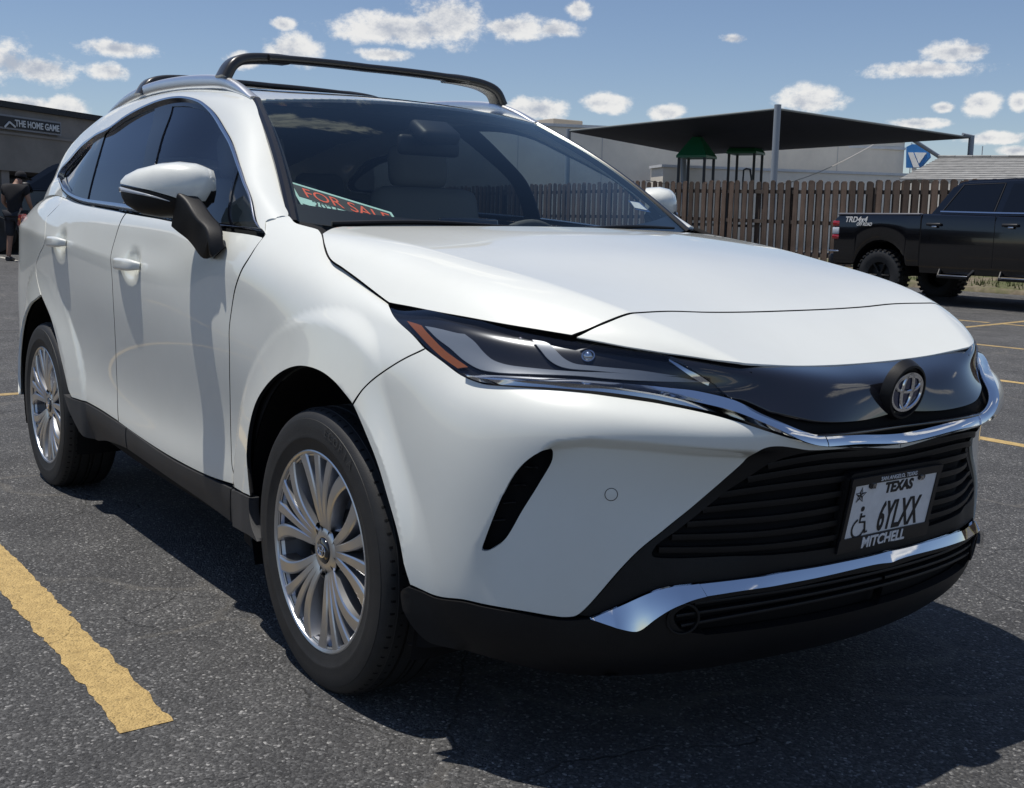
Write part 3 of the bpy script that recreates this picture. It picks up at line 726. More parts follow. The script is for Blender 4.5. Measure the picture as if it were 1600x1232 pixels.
# ================================================================== FENCE
def box_mesh(name, s, bev=0.):
    bm_ = bmesh.new(); bmesh.ops.create_cube(bm_, size=1); bmesh.ops.scale(bm_, vec=s, verts=bm_.verts)
    if bev: bmesh.ops.bevel(bm_, geom=list(bm_.edges), offset=bev, segments=1, affect='EDGES')
    me = bpy.data.meshes.new(name); bm_.to_mesh(me); bm_.free(); return me
def bx(name, lo, hi, m, parent=None, bev=0.):
    lo, hi = np.array(lo, float), np.array(hi, float); me = box_mesh(name, hi-lo, bev); me.transform(Matrix.Translation((lo+hi)/2)); return link(name, me, m, parent)
fence = empty('wooden_fence', (0, 0, 0)); tag(fence, 'weathered brown board-on-board wooden fence behind the black pickup', 'fence')
def dogear(h, w, t, c):
    pr = [(-w/2, 0), (w/2, 0), (w/2, h-c), (w/2-c, h), (-w/2+c, h), (-w/2, h-c)]; n = 6
    V = [(a, -t/2, b) for a, b in pr]+[(a, t/2, b) for a, b in pr]
    return mesh('board', V, [tuple(range(n)), tuple(range(n, 2*n))[::-1]]+[(i, i+n, (i+1) % n+n, (i+1) % n) for i in range(n)])
bms = [dogear(2.06+dh, .142, .02, .035) for dh in (-.02, 0, .015, .03)]
for me in bms: 
    for k in range(1): me.materials.append(MATS['fence_wood'])
rr = random.Random(11); x = -33.0
while x < 2:
    for side, dx in ((-.055, 0), (.055, .118)):
        if rr.random() < .03: continue
        me = bms[rr.randrange(4)]; o = bpy.data.objects.new('board', me); COL.objects.link(o); o.parent = fence
        xx = x+dx+rr.uniform(-.008, .008); o.location = (xx, FY+side, gzf(xx, FY)+.03); o.rotation_euler = (0, rr.gauss(0, .006), 0)
    x += .236
for h in (.32, 1.08, 1.80):
    V = []; xs = np.arange(-33.2, 2.3, 1.0)
    for x in xs:
        for dy, dz in ((-.03, 0), (.03, 0), (.03, .09), (-.03, .09)): V.append((x, FY+dy, gzf(x, FY)+h+dz))
    F = [(i*4+k, i*4+(k+1) % 4, i*4+4+(k+1) % 4, i*4+4+k) for i in range(len(xs)-1) for k in range(4)]
    link('fence_rail', mesh('fence_rail', V, F), 'fence_rail', fence)
for x in np.arange(-33, 2.1, 2.4): bx('fence_post', (x-.045, FY-.02, gzf(x, FY)), (x+.045, FY+.042, gzf(x, FY)+1.95), 'fence_rail', fence)
# ================================================================== PLACES BEHIND THE FENCE
def at(px, depth):
    d = pray(px); return CAM+d*(depth/(d@CR[2]))
def tube(name, a, b, r, m, parent=None, n=12):
    a, b = np.array(a, float), np.array(b, float); d = b-a; L = np.linalg.norm(d)
    return lathe(name, [(0, 0), (r, 0), (r, L), (0, L)], a, d/L, m, parent, n, 40)
# tan building with parapet, lower annex, roof unit
A, Bb = at((860, 200), 54.5), at((1414, 222.5), 59.0); A[2] = Bb[2] = 6.05
bld = empty('commercial_building', (A[0], A[1], 0)); tag(bld, 'long tan flat-roofed building behind the shade canopy', 'building')
d2 = (Bb-A)[:2]; d2 /= np.linalg.norm(d2); nb = np.array([-d2[1], d2[0]]); nb = nb if nb @ (A[:2]-CAM[:2]) > 0 else -nb
def wall_box(name, p, q, z0, z1, depth, m, parent, inset_=0.):
    p, q = np.array(p[:2]), np.array(q[:2]); b0, b1 = p+nb*inset_, q+nb*inset_; c0, c1 = p+nb*depth, q+nb*depth
    V = [(*b0, z0), (*b1, z0), (*c1, z0), (*c0, z0), (*b0, z1), (*b1, z1), (*c1, z1), (*c0, z1)]
    V = [tuple(np.array(v)-np.array([A[0], A[1], 0])) for v in V]
    return link(name, mesh(name, V, [(0, 1, 5, 4), (1, 2, 6, 5), (2, 3, 7, 6), (3, 0, 4, 7), (4, 5, 6, 7)]), m, parent)
P0 = A[:2]-d2*16
wall_box('wall', P0, Bb, 0, 6.0, 25, 'stucco_tan', bld); wall_box('parapet_cap', P0-d2*.1-nb*.08, Bb[:2]+d2*.08-nb*.08, 6.0, 6.14, .4, 'trim_white', bld)
cs = at((1310, 228), 58.3); wall_box('roof_band', cs[:2]-nb*.12, Bb[:2]-nb*.12, 5.6, 5.72, .12, 'trim_white', bld)
an0 = at((1017, 264), 53.4); an1 = np.array(an0[:2])+d2*15.5
wall_box('annex_wall', an0[:2]-nb*1.6, an1-nb*1.6, 0, 4.05, 1.59, 'stucco_tan', bld); wall_box('annex_coping', an0[:2]-nb*1.66-d2*.1, an1-nb*1.66, 4.05, 4.17, 1.62, 'trim_white', bld)
for k in range(9):
    q = P0+d2*(6+k*4.2); wall_box('wall_joint', q-nb*.012, q+d2*.05-nb*.012, 0, 5.98, .01, 'joint_grey', bld)
hv = at((872, 196), 62); bx('roof_unit', (hv[0]-2.0-A[0], hv[1]-1-A[1], 6.05), (hv[0]+.9-A[0], hv[1]+1-A[1], 6.98), 'unit_tan', bld, .03)
# blue sign wall
s0 = at((1417, 262), 58.4); s1 = at((1451, 262), 57.4); sgn = empty('sign_panel', (s0[0], s0[1], 0)); tag(sgn, 'blue sign with white slanted strokes at the end of the tan building', 'sign')
def signpt(px, py, off=0.):
    n_ = np.cross(s1-s0, (0, 0, 1)); n_ /= np.linalg.norm(n_); n_ = -n_ if n_ @ (CAM-s0) < 0 else n_
    d = pray((px, py)); t = ((s0-CAM)@n_)/(d@n_); return CAM+d*t+n_*off-np.array([s0[0], s0[1], 0])
def slab(name, pts, m, parent, off, th):
    F_ = [signpt(*p, off) for p in pts]; K_ = [signpt(*p, off-th) for p in pts]; n = len(pts)
    return link(name, mesh(name, F_+K_, [tuple(range(n)), tuple(range(n, 2*n))[::-1]]+[(i, i+n, (i+1) % n+n, (i+1) % n) for i in range(n)]), m, parent)
slab('panel', [(1415.5, 262.5), (1437, 262.5), (1452, 246), (1449, 232), (1440, 226.5), (1425, 225.5), (1416, 230)], 'sign_blue', sgn, 0, .15)
for pts in ([(1419.5, 238.5), (1427, 238.5), (1437, 262), (1428, 262)], [(1429.5, 238.5), (1448.5, 239), (1436.5, 256)]): slab('stroke', pts, 'trim_white', sgn, .05, .04)
slab('post', [(1424, 262), (1430, 262), (1430, 300), (1424, 300)], 'joint_grey', sgn, -.02, .1)
# shade canopy
cN, cL, cR, cF = at((1215, 171.5), 36), at((888, 206), 44), at((1518, 216.5), 41), at((1085, 243), 52)
can = empty('shade_canopy', (cN[0], cN[1], 0)); tag(can, 'dark fabric shade sail canopy on grey posts above the playground', 'canopy')
o3 = np.array([cN[0], cN[1], 0])
N_ = 18; V = []; F = []
for i in range(N_+1):
    for j in range(N_+1):
        u_, v_ = i/N_, j/N_; P = cN*(1-u_)*(1-v_)+cL*u_*(1-v_)+cR*(1-u_)*v_+cF*u_*v_
        sag = .35*math.sin(math.pi*u_)*math.sin(math.pi*v_)
        ed = .5*((1 if v_ < .001 else 0)*math.sin(math.pi*u_)*.35)
        V.append(tuple(P-o3-np.array([0, 0, sag])))
n1 = len(V); V += [(a, b, c+.03) for a, b, c in V]
for i in range(N_):
    for j in range(N_):
        k = i*(N_+1)+j; F.append((k, k+N_+1, k+N_+2, k+1)); F.append((n1+k, n1+k+1, n1+k+N_+2, n1+k+N_+1))
link('fabric_sail', mesh('fabric_sail', V, F), 'sail', can, True)
for a, b in ((cN, cL), (cN, cR)):
    L = [a+(b-a)*t-o3+np.array([0, 0, .02]) for t in np.linspace(0, 1, 10)]; sweep('edge_cable', L, rrect(.07, .07, .5, 2), 'sail_edge', can)
tube('post', cN-o3+np.array([0, 0, .15]), (cN-o3)*np.array([1, 1, 0])+np.array([0, 0, .2]), .11, 'post_grey', can)
rf = cR-o3; tube('post', rf+np.array([0, 0, .1]), rf*np.array([1, 1, 0])+np.array([0, 0, .2]), .10, 'post_grey', can); tube('post_arm', rf+np.array([0, 0, .08]), rf+(cN-cR)/np.linalg.norm(cN-cR)*.5+np.array([0, 0, .1]), .05, 'post_grey', can)
q0, q1 = at((1066, 192), 50), at((1077, 285), 50); tube('post', q0-o3, np.array([q1[0], q1[1], .2])-o3*np.array([1, 1, 0]), .14, 'post_grey', can)
q0, q1 = at((1405, 205), 44), at((1478, 252), 47); tube('brace', q0-o3, q1-o3, .08, 'post_grey', can)
ll = cL-o3; tube('post', ll+np.array([0, 0, .1]), ll*np.array([1, 1, 0])+np.array([0, 0, .2]), .10, 'post_grey', can)
# playground towers
def tower(px0, px1, ytop, yeave, depth, lab):
    c = at(((px0+px1)/2, yeave), depth); top = at(((px0+px1)/2, ytop), depth)[2]; ev = c[2]; w = (px1-px0)*depth/FPX/2*.78
    root = empty('play_tower', (c[0], c[1], 0)); tag(root, lab, 'playground', 'play towers behind the fence'); ro = math.radians(25); root.rotation_euler[2] = ro
    V = [(-w, -w, ev), (w, -w, ev), (w, w, ev), (-w, w, ev), (-w*.25, -w*.25, top), (w*.25, -w*.25, top), (w*.25, w*.25, top), (-w*.25, w*.25, top), (-w, -w, ev-.08), (w, -w, ev-.08), (w, w, ev-.08), (-w, w, ev-.08)]
    link('roof', mesh('roof', V, [(0, 1, 5, 4), (1, 2, 6, 5), (2, 3, 7, 6), (3, 0, 4, 7), (4, 5, 6, 7), (8, 9, 1, 0), (9, 10, 2, 1), (10, 11, 3, 2), (11, 8, 0, 3), (8, 11, 10, 9)]), 'play_green', root)
    for sx in (-1, 1):
        for sy in (-1, 1): tube('leg', (sx*w*.85, sy*w*.85, .2), (sx*w*.85, sy*w*.85, ev), .055, 'play_post', root)
    boxm_('deck', (-w, -w, 1.4), (w, w, 1.5), 'play_post', root)
    return root
def boxm_(name, lo, hi, m, parent): return bx(name, lo, hi, m, parent)
tower(1057, 1120, 215, 244.5, 42, 'nearer green pyramid roof of the play structure, left of the canopy post')
tower(1135, 1196, 210, 238.5, 45, 'farther green pyramid roof of the play structure, beside the canopy post')
hp_ = [at(p, 43.5) for p in ((1161, 280), (1162, 266), (1166, 264), (1172, 265), (1174, 280))]; pr = empty('play_rail', (hp_[0][0], hp_[0][1], 0)); tag(pr, 'dark bent tube handrail between the play towers above the fence', 'handrail')
hp_ = [hp_[0]*np.array([1, 1, 0])+np.array([0, 0, .3])]+hp_+[hp_[-1]*np.array([1, 1, 0])+np.array([0, 0, .3])]
sweep('rail_tube', [h-np.array([pr.location.x, pr.location.y, 0]) for h in hp_], rrect(.07, .07, .5, 2), 'play_post', pr)
# shingle roofed house on the right
hz_e, hz_r = 2.75, 4.15
e0, e1, r0, r1 = at((1405, 281), 33), at((1760, 284), 29), at((1469, 247), 38.5), at((1800, 247), 34)
house = empty('shingle_roof_house', (e0[0], e0[1], 0)); tag(house, 'low house with grey shingle gable roof behind the fence and pickup', 'house'); oh = np.array([e0[0], e0[1], 0])
NR = 13
for k in range(NR):
    t0, t1 = k/NR, (k+1)/NR+.012
    a, b, c, d = e0+(r0-e0)*t0, e1+(r1-e1)*t0, e1+(r1-e1)*t1, e0+(r0-e0)*t1
    up_ = np.array([0, 0, .035]); V = [a-oh+up_, b-oh+up_, c-oh+up_*.3, d-oh+up_*.3, a-oh, b-oh]
    link('shingle_course', mesh('shingle_course', V, [(0, 1, 2, 3), (4, 5, 1, 0)]), 'shingle', house)
L = [r0+(r1-r0)*t-oh+np.array([0, 0, .04]) for t in np.linspace(0, 1, 12)]
for i in range(11): sweep('ridge_cap', [L[i], L[i]+(L[i+1]-L[i])*.97], rrect(.35, .07, .3, 1), 'shingle_light' if i % 2 else 'shingle', house)
gb = e0-oh; V = [gb, e1-oh, np.array([*(e1-oh)[:2], 0]), np.array([*gb[:2], 0]), r0-oh, r1-oh, np.array([*(r0-oh)[:2], 0]), np.array([*(r1-oh)[:2], 0])]; V = [v-np.array([0, 0, .1]) for v in V]
link('wall', mesh('wall', V, [(0, 1, 2, 3), (0, 3, 6, 4), (1, 5, 7, 2)]), 'stucco_tan', house)
# overhead wire between the buildings
w0_, w1_ = at((1010, 282), 46), at((1410, 200), 46)
L = [w0_+(w1_-w0_)*t-np.array([0, 0, 1.3*math.sin(math.pi*t)]) for t in np.linspace(0, 1, 20)]
o = sweep('overhead_wire', L, rrect(.03, .03, .5, 1), 'joint_grey', None); tag(o, 'thin grey wire sagging in front of the tan building', 'wire')
# ================================================================== LEFT SHOP BUILDING
l0, l1 = at((0, 168), 30), at((160, 179.5), 34); zt = 4.12; shop = empty('shop_building', (l0[0], l0[1], 0)); tag(shop, 'brown flat-roofed shop with black and white sign at the far left', 'building'); os_ = np.array([l0[0], l0[1], 0])
dl = (l1-l0)[:2]; dl /= np.linalg.norm(dl); nl = np.array([-dl[1], dl[0]]); nl = nl if nl @ (l0[:2]-CAM[:2]) > 0 else -nl
def lbox(name, s0_, s1_, z0, z1, f0, f1, m, parent=shop, org=os_):
    b = [l0[:2]+dl*s+nl*f for s, f in ((s0_, f0), (s1_, f0), (s1_, f1), (s0_, f1))]
    V = [(p[0]-org[0], p[1]-org[1], z) for z in (z0, z1) for p in b]
    return link(name, mesh(name, V, [(0, 1, 5, 4), (1, 2, 6, 5), (2, 3, 7, 6), (3, 0, 4, 7), (4, 5, 6, 7), (3, 2, 1, 0)]), m, parent)
gzl = .42
lbox('upper_wall', -16, 26, 3.35, zt-.1, 0, 12, 'shop_brown'); lbox('roof_edge', -16.1, 26.1, zt-.1, zt+.06, -.12, 12, 'roof_dark')
lbox('canopy_band', -16, 26, 2.38, 3.35, -.03, 12, 'shop_brown2'); lbox('roof_gutter', -16, 26, 3.33, 3.39, -.07, -.03, 'shop_brown')
lbox('storefront_base', -16, 26, gzl-.3, gzl+.4, 2.2, 2.4, 'shop_brown'); lbox('back_wall', -16, 26, gzl-.3, 2.4, 2.5, 12, 'roof_dark')
for k in range(18):
    s = -15+k*2.2; lbox('shop_window', s+.06, s+2.14, gzl+.4, 2.38, 2.28, 2.32, 'shop_glass'); lbox('mullion', s-.05, s+.05, gzl, 2.38, 2.2, 2.36, 'roof_dark')
for k in range(6): lbox('shop_column', -14+k*7, -13.7+k*7, gzl-.3, 2.4, .05, .35, 'shop_brown')
sg0 = at((-10, 183), 30); shs = empty('shop_sign', (l0[0], l0[1], 0)); tag(shs, 'black shop sign with white lettering THE HOME GAME on brown wall', 'sign')
def s_of(px):   # distance along the shop front of a pixel column
    d = pray((px, 200)); t = ((l0-CAM)[:2]@nl)/(d[:2]@nl); return float((CAM+d*t-l0)[:2]@dl)
def z_of(px, py):
    d = pray((px, py)); t = ((l0-CAM)[:2]@nl)/(d[:2]@nl); return float((CAM+d*t)[2])
sa, sb = s_of(-22), s_of(90); za, zb = z_of(45, 207), z_of(45, 185)
lbox('sign_frame', sa, sb, za, zb, -.12, 0, 'trim_grey', shs); lbox('sign_board', sa+.06, sb-.06, za+.05, zb-.05, -.135, -.12, 'plate_ink', shs)
me = text_mesh('THE HOME GAME', .24, .006, .006); wtx = s_of(86)-s_of(17); bb = [v.co.x for v in me.vertices]; sc = wtx/(max(bb)-min(bb)); cx = (s_of(86)+s_of(17))/2
TM = Matrix(((dl[0], 0, -nl[0], l0[0]+dl[0]*cx-nl[0]*.14-os_[0]), (dl[1], 0, -nl[1], l0[1]+dl[1]*cx-nl[1]*.14-os_[1]), (0, 1, 0, (za+zb)/2-.085), (0, 0, 0, 1)))
me.transform(TM@Matrix.Diagonal((sc, 1.0, 1, 1))); link('sign_lettering', me, 'trim_white', shs)
V = [(s_of(0), z_of(0, 199)), (s_of(8), z_of(8, 191)), (s_of(17), z_of(17, 199))]
for i in range(2):
    a, b = V[i], V[i+1]; P = [np.array([*(l0[:2]+dl*s-nl*.145), z])-os_ for s, z in (a, b)]; sweep('sign_mark', P, rrect(.02, .05, .2, 1), 'trim_white', shs)

# ================================================================== WHITE CAR: panels
car = empty('parked_car')
tag(car, 'large white crossover with black roof cross bars, parked nearest in front', 'car')
GAP = .0028
def arch_pts(xc, a0, a1, n=24, r=ARCH_R):
    return [('x', xc+r*math.cos(a), -.925, WC_Z+r*math.sin(a)) for a in np.linspace(a0, a1, n)]
# ---- shared lines (right side of the car)
L_door_f = [(412, 371), (392, 399), (376, 426), (365, 463), (359, 505), (358.5, 551), (359, 597), (360, 650), (361, 692), (363, 731), (366, 760)]
L_door_r = [(197, 333), (183.5, 361), (174, 395), (175.5, 441), (178, 490), (180.5, 536), (182, 580), (183.5, 625), (185, 659)]
L_quart = [(103, 306), (93, 319), (80, 333), (73, 341), (71, 357), (70, 375), (61, 399), (56, 418), (58, 437), (64, 462)]
L_hoodgap = [(503, 366), (507, 385), (515, 405), (535, 420), (560, 438.5), (585, 458), (607, 474)]
L_bump = [(664.5, 545), (640, 557), (612, 573), (590, 588), (568, 608), (551, 632)]
L_clad = [(366, 763), (327, 746), (273, 719), (199, 668), (156, 641), (111, 621.6)]
L_belt = [(412, 369), (352, 359), (300, 350.5), (250, 341), (199, 331.5), (156.7, 323), (131, 318), (114, 311), (104.7, 304)]
# ---- fender
fend = L_hoodgap[:-1]+[(607, 474.5, 'c'), (612, 487), (637.5, 516)]+[(664.5, 545, 'c')]+L_bump[1:-1]+[(551, 632, 'c')]
fend += [(540, 618), (522, 597), (500, 581), (470, 573), (440, 582), (415, 605), (398, 635), (388.5, 675), (386, 712), (388, 745), (391, 776, 'c')]
fend += [(380, 771), (366.5, 763, 'c')]+L_door_f[::-1][:-1]+[(412, 370, 'c'), (413.5, 345, 'c'), (430, 341), (452, 337.5, 'c'), (462, 347), (480, 353), (498, 358.5, 'c')]
fp = inset(tr(B, fend), GAP)
fender, fender_l = panel('fender', B, fp, (), 'paint', car, mirror=True, fm='black_matte', step=.011)
# ---- front door / rear door
fd = L_door_f[:-1]+[(366, 762, 'c')]+[(327, 745), (273, 718)]+[(185.5, 660, 'c')]+L_door_r[::-1][1:-1]+[(198, 333, 'c'), (250, 342), (300, 351), (352, 360), (411, 369.5, 'c')]
door_f, door_fl = panel('front_door', B, inset(tr(B, fd), GAP), (), 'paint', car, mirror=True, fm='black_matte')
rd = [(197, 333, 'c')]+L_door_r[1:-1]+[(185, 659, 'c'), (156, 640), (112, 621.5, 'c')]+[(107, 610), (101, 585), (95, 560), (87, 525), (80, 500), (72, 480), (65, 464, 'c')]
rd += L_quart[::-1][1:-1]+[(103.5, 306, 'c'), (114, 312), (131, 319), (156.7, 324)]
door_r, door_rl = panel('rear_door', B, inset(tr(B, rd), GAP), (), 'paint', car, mirror=True, fm='black_matte')
# ---- rear quarter below the belt, tailgate
e = 1e-3
ub = lambda x, y, z: ('x', x, y, z)
qt = [(103, 306, 'c')]+L_quart[1:-1]+[(63.5, 461, 'c')]
qt += [('x', ARCH_R_X+ARCH_R*math.cos(a), -.925, WC_Z+ARCH_R*math.sin(a)) for a in np.linspace(1.75, math.pi+.05, 14)]
qt += [('x', -3.12, -.89, .345, 'c'), ('x', -3.42, -.81, .37), ('x', -3.58, -.61, .38), ('x', -3.65, -.30, .38), ('x', -3.68, -.02, .38, 'c'),
       ('x', -3.70, -.02, .7), ('x', -3.68, -.02, 1.0), ('x', -3.60, -.02, 1.23, 'c'), ('x', -3.53, -.3, 1.235), ('x', -3.48, -.53, 1.238), ('x', -3.36, -.70, 1.25), ('x', -3.1, -.778, 1.262), ('x', -2.85, -.803, 1.272), ('x', -2.66, -.823, 1.268)]
panel('rear_quarter', B, inset(tr(B, qt), GAP*.5), (), 'paint', car, mirror=True)
# ---- front bumper (right half to the centre, mirrored and joined)
def cu(z): return ('x', 1.1, 0, z, 'c')
vent = [(863, 703), (864, 712), (861, 724), (840, 760), (815, 800), (790, 842), (778, 853), (762, 861), (753, 860), (757, 845), (768, 815), (782, 780), (800, 746), (818, 724), (838, 709), (852, 703)]
ventp = tr(B, vent, step=.006)
bmp = [(664.5, 545, 'c'), (693, 566), (720, 586), (740, 595), (756, 600), (790, 603.5), (822, 606), (860, 609), (897, 612), (972, 622), (1020, 629), (1047, 634), (1100, 645), (1160, 661), (1200, 674), (1249, 689), (1285, 697), (1310, 698.5)]
bmp += [('x', 1.04, 0, .722, 'c'), ('x', 1.04, 0, .711, 'c'), (1339, 700), (1300, 703.5), (1262, 704.5), (1240, 701), (1219, 698.5), (1200, 700), (1185, 706), (1163, 722), (1133, 749), (1088, 788), (1040, 827), (998, 861), (937, 928), (915, 952), (902, 962.5), (893, 965), (880, 965.5)]
bmp += [(866, 964), (819, 956), (756, 945), (725, 938), (678, 931), (641, 914, 'c'), (624, 842), (606, 780), (588.5, 722), (570.5, 676), (552, 633, 'c')]+L_bump[::-1][1:-1]
bp = tr(B, bmp, step=.008)
bumper = panel('front_bumper', B, inset(bp, GAP*.6), [ventp], 'paint', car, step=.006, flange=.008)
bm_l = mirror_obj(bumper)
join(bumper, bm_l)
# ---- generic helpers for trim
# ---- hood and nose
hood_r = L_hoodgap[:-1]+[(607, 474, 'c'), (640, 480.5), (700, 492), (787, 507.5), (840, 516), (893, 524.5, 'c'), (920, 514.5), (950, 501.5), (984, 489.5, 'c')]
hr = tr(H, hood_r, closed=False); ha = [H.px((.705, y, 1.0)) for y in (-.40, -.28, -.14, 0)]
rear = [H.px(p) for p in ((-.155, 0, 1.2), (-.165, -.2, 1.2), (-.195, -.4, 1.2), (-.245, -.6, 1.19), (-.275, -.70, 1.17))]
half = np.concatenate([smooth_poly(np.array([H.px((-.275, -.70, 1.18))]+[hr[0]]), False, .012), hr[1:], smooth_poly(np.array([hr[-1]]+ha), False, .012)[1:]])
rear_d = smooth_poly(np.array(rear), False, .02)
hoodpoly = np.concatenate([rear_d[:-1], half[:-1], umir(H, half)[::-1][:-1] if False else umir(H, half[::-1]), umir(H, rear_d[::-1])[1:-1]])
hood = panel('hood', H, inset(hoodpoly, GAP*.8), (), 'paint', car, step=.018, flange=.006, fm='black_matte')
nose_r = [(984, 491, 'c'), (950, 503.5), (922, 515.5), (899, 527.5, 'c'), (940, 535), (991, 544), (1047, 554), (1115, 562.5), (1160, 567.5), (1189, 570)]
nr = tr(H, nose_r, closed=False); na = [H.px((.936, y, .9)) for y in (-.25, -.12, 0)]
nh = np.concatenate([smooth_poly(np.array([H.px((.709, y, 1.0)) for y in (0, -.14, -.28, -.40)]+[nr[0]]), False, .012)[:-1], nr, smooth_poly(np.array([nr[-1]]+na), False, .012)[1:]])
nosepoly = np.concatenate([nh[:-1], umir(H, nh[::-1])[:-1]])
nose = panel('nose_panel', H, inset(nosepoly, GAP*.8), (), 'paint', car, step=.016, flange=.005)
# ---- dark inner shell behind every gap
def shell(S, off, name='inner_shell', holes=()):
    ee = 2e-3; L = [(ee, ee), (S.tu[-1]-ee, ee), (S.tu[-1]-ee, S.tv[-1]-ee), (ee, S.tv[-1]-ee)]
    return panel(name, S, smooth_poly(L, True, .05, (0, 1, 2, 3)), holes, 'black_matte', car, .05, 0, off)
arh = []
for xc in (ARCH_F, ARCH_R_X):
    a = tr(B, [('x', xc+(ARCH_R+.012)*math.cos(t), -.925, WC_Z+(ARCH_R+.012)*math.sin(t)) for t in np.linspace(-.25, math.pi+.25, 40)])
    arh += [a, umir(B, a)]
sh = shell(B, -.024, holes=arh+[inset(ventp, -.004), umir(B, inset(ventp, -.004))])
shell(H, -.022)
# ---- wheel arch liners, lips
for xc in (ARCH_F, ARCH_R_X):
    for sg in (-1, 1):
        a = np.linspace(-.35, math.pi+.35, 36); V = []; F = []; n = len(a)
        for yy, rr in ((.905, ARCH_R+.004), (.86, ARCH_R+.012), (.55, ARCH_R-.0), (.55, .05)):
            for t in a: V.append((xc+rr*math.cos(t), sg*yy, WC_Z+rr*math.sin(t)))
        for j in range(3):
            for i in range(n-1): F.append((j*n+i, j*n+i+1, (j+1)*n+i+1, (j+1)*n+i))
        link('arch_liner', mesh('arch_liner', V, F), 'black_matte', car, True)
V = [(.85, -.6, .21), (.85, .6, .21), (.5, -.8, .22), (.5, .8, .22)]
me = mesh('underbody', [(.80, -.62, .235), (.80, .62, .235), (.42, .72, .23), (.42, -.72, .23), (-3.3, .72, .28), (-3.3, -.72, .28), (-3.55, .5, .34), (-3.55, -.5, .34)], [(0, 1, 2, 3), (3, 2, 4, 5), (5, 4, 6, 7)])
link('underbody', me, 'black_matte', car)
# ---- rocker cladding (three pieces), front bumper lower cladding
top = L_clad; 
cl_rear = [(101, 616.5, 'c'), (111, 622.5), (156, 642), (198, 668.5, 'c'), (199.5, 700, 'c'), (185, 694), (168, 688.5), (150, 687), (135, 683), (123, 670), (112, 648), (105, 630)]
cl_mid = [(199.5, 669.5, 'c'), (273, 720), (327, 747), (362, 763.5, 'c'), (361, 790), (362, 814, 'c'), (330, 790), (273, 751), (230, 721), (201, 701, 'c')]
cl_front = [(363.5, 764.5, 'c'), (378, 771.5), (391, 778, 'c'), (391, 800), (395, 824), (403.5, 846, 'c'), (385, 833), (364, 815.5, 'c'), (362.5, 790)]
for L in (cl_rear, cl_mid, cl_front):
    panel('rocker_cladding', B, tr(B, L), (), 'cladding', car, step=.02, flange=.03, off=.004, mirror=True)
low = [(640, 916, 'c'), (660, 924), (678, 933), (725, 940), (756, 947), (819, 958), (866, 966.5), (890, 967), (925, 968), (985, 979.5), (1010, 977), (1040, 975)]
def ctr(z0): return ('x', 1.06, 0, z0, 'c')
def halfpanel(name, S, poly, holes, m, **k):
    o = panel(name, S, poly, holes, m, car, **k); join(o, mirror_obj(o)); return o
# ---- lower bumper, lower intake
chr2_top = [(1092, 912.5), (1140, 907), (1186, 901), (1230, 893), (1300, 881), (1366, 867)]
chr2_bot = [(1100, 927.5), (1140, 921.5), (1186, 914.5), (1230, 906.5), (1300, 893), (1361, 879.5)]
low = [(640, 917, 'c'), (660, 925), (678, 933.5), (725, 940.5), (756, 948), (819, 959), (866, 967.5), (893, 969), (922, 967.5), (992, 980), (1000, 977), (1016, 964), (1045.6, 946), (1074.8, 934.5)]+chr2_bot+[('x', 1.06, 0, .448, 'c')]
low += [('x', .99, 0, .30), ('x', .93, 0, .24, 'c'), ('x', .905, -.28, .238), ('x', .83, -.50, .235), ('x', .74, -.665, .235), (756, 1022), (710, 1012), (672, 1003), (650, 984), (634, 952), (629, 925)]
intake = [(1052, 962), (1075, 945), (1110, 937), (1186, 925), (1300, 903), ('x', 1.06, 0, .430, 'c'), ('x', 1.03, 0, .335, 'c'), ('x', .98, -.30, .335), ('x', .90, -.50, .34), (1100, 990), (1062, 982)]
ip = tr(B, intake, step=.01)
halfpanel('bumper_lower', B, tr(B, low), [ip], 'black_plastic', step=.016, flange=.02, off=.004)
halfpanel('intake_backing', B, inset(ip, -.012), (), 'black_matte', step=.03, flange=0, off=-.022)
def bline(z, y0, y1, n=40, off=0.):
    uv = np.array([B.px((1.15-.9*y*y, y, z)) for y in np.linspace(y0, y1, n)])
    P = B.ev(uv[:, 0], uv[:, 1])+(B.nrm(uv[:, 0], uv[:, 1])*(-1 if B.flipn else 1))*off
    Y = np.stack([P[:, 1]**k for k in (0, 2, 4, 6)], 1); P[:, 0] = Y@np.linalg.lstsq(Y, P[:, 0], rcond=None)[0]; P[:, 2] = Y[:, :3]@np.linalg.lstsq(Y[:, :3], P[:, 2], rcond=None)[0]
    return P
for z, ym in ((.410, .50), (.385, .53), (.36, .52)):
    sweep('intake_slat', bline(z, -ym, ym, off=-.010), rrect(.020, .008, .4, 2), 'black_plastic', car)
# fog lamp recess rings
for sg in (-1, 1):
    uv = B.px((1066, 966)); c = B.ev(*uv)[0]; nn = B.nrm(*uv)[0]*(-1 if B.flipn else 1); c = c*np.array([1, -sg, 1]); nn = nn*np.array([1, -sg, 1])
    a = np.cross(nn, [0, 0, 1]); a /= np.linalg.norm(a); b = np.cross(a, nn)
    pts = [c+nn*.004+(a*math.cos(t)+b*math.sin(t))*.034 for t in np.linspace(0, 2*math.pi, 28, endpoint=False)]
    sweep('fog_lamp_ring', pts, rrect(.006, .008, .4, 2), 'black_plastic', car, closed=True, ups=[nn]*28)
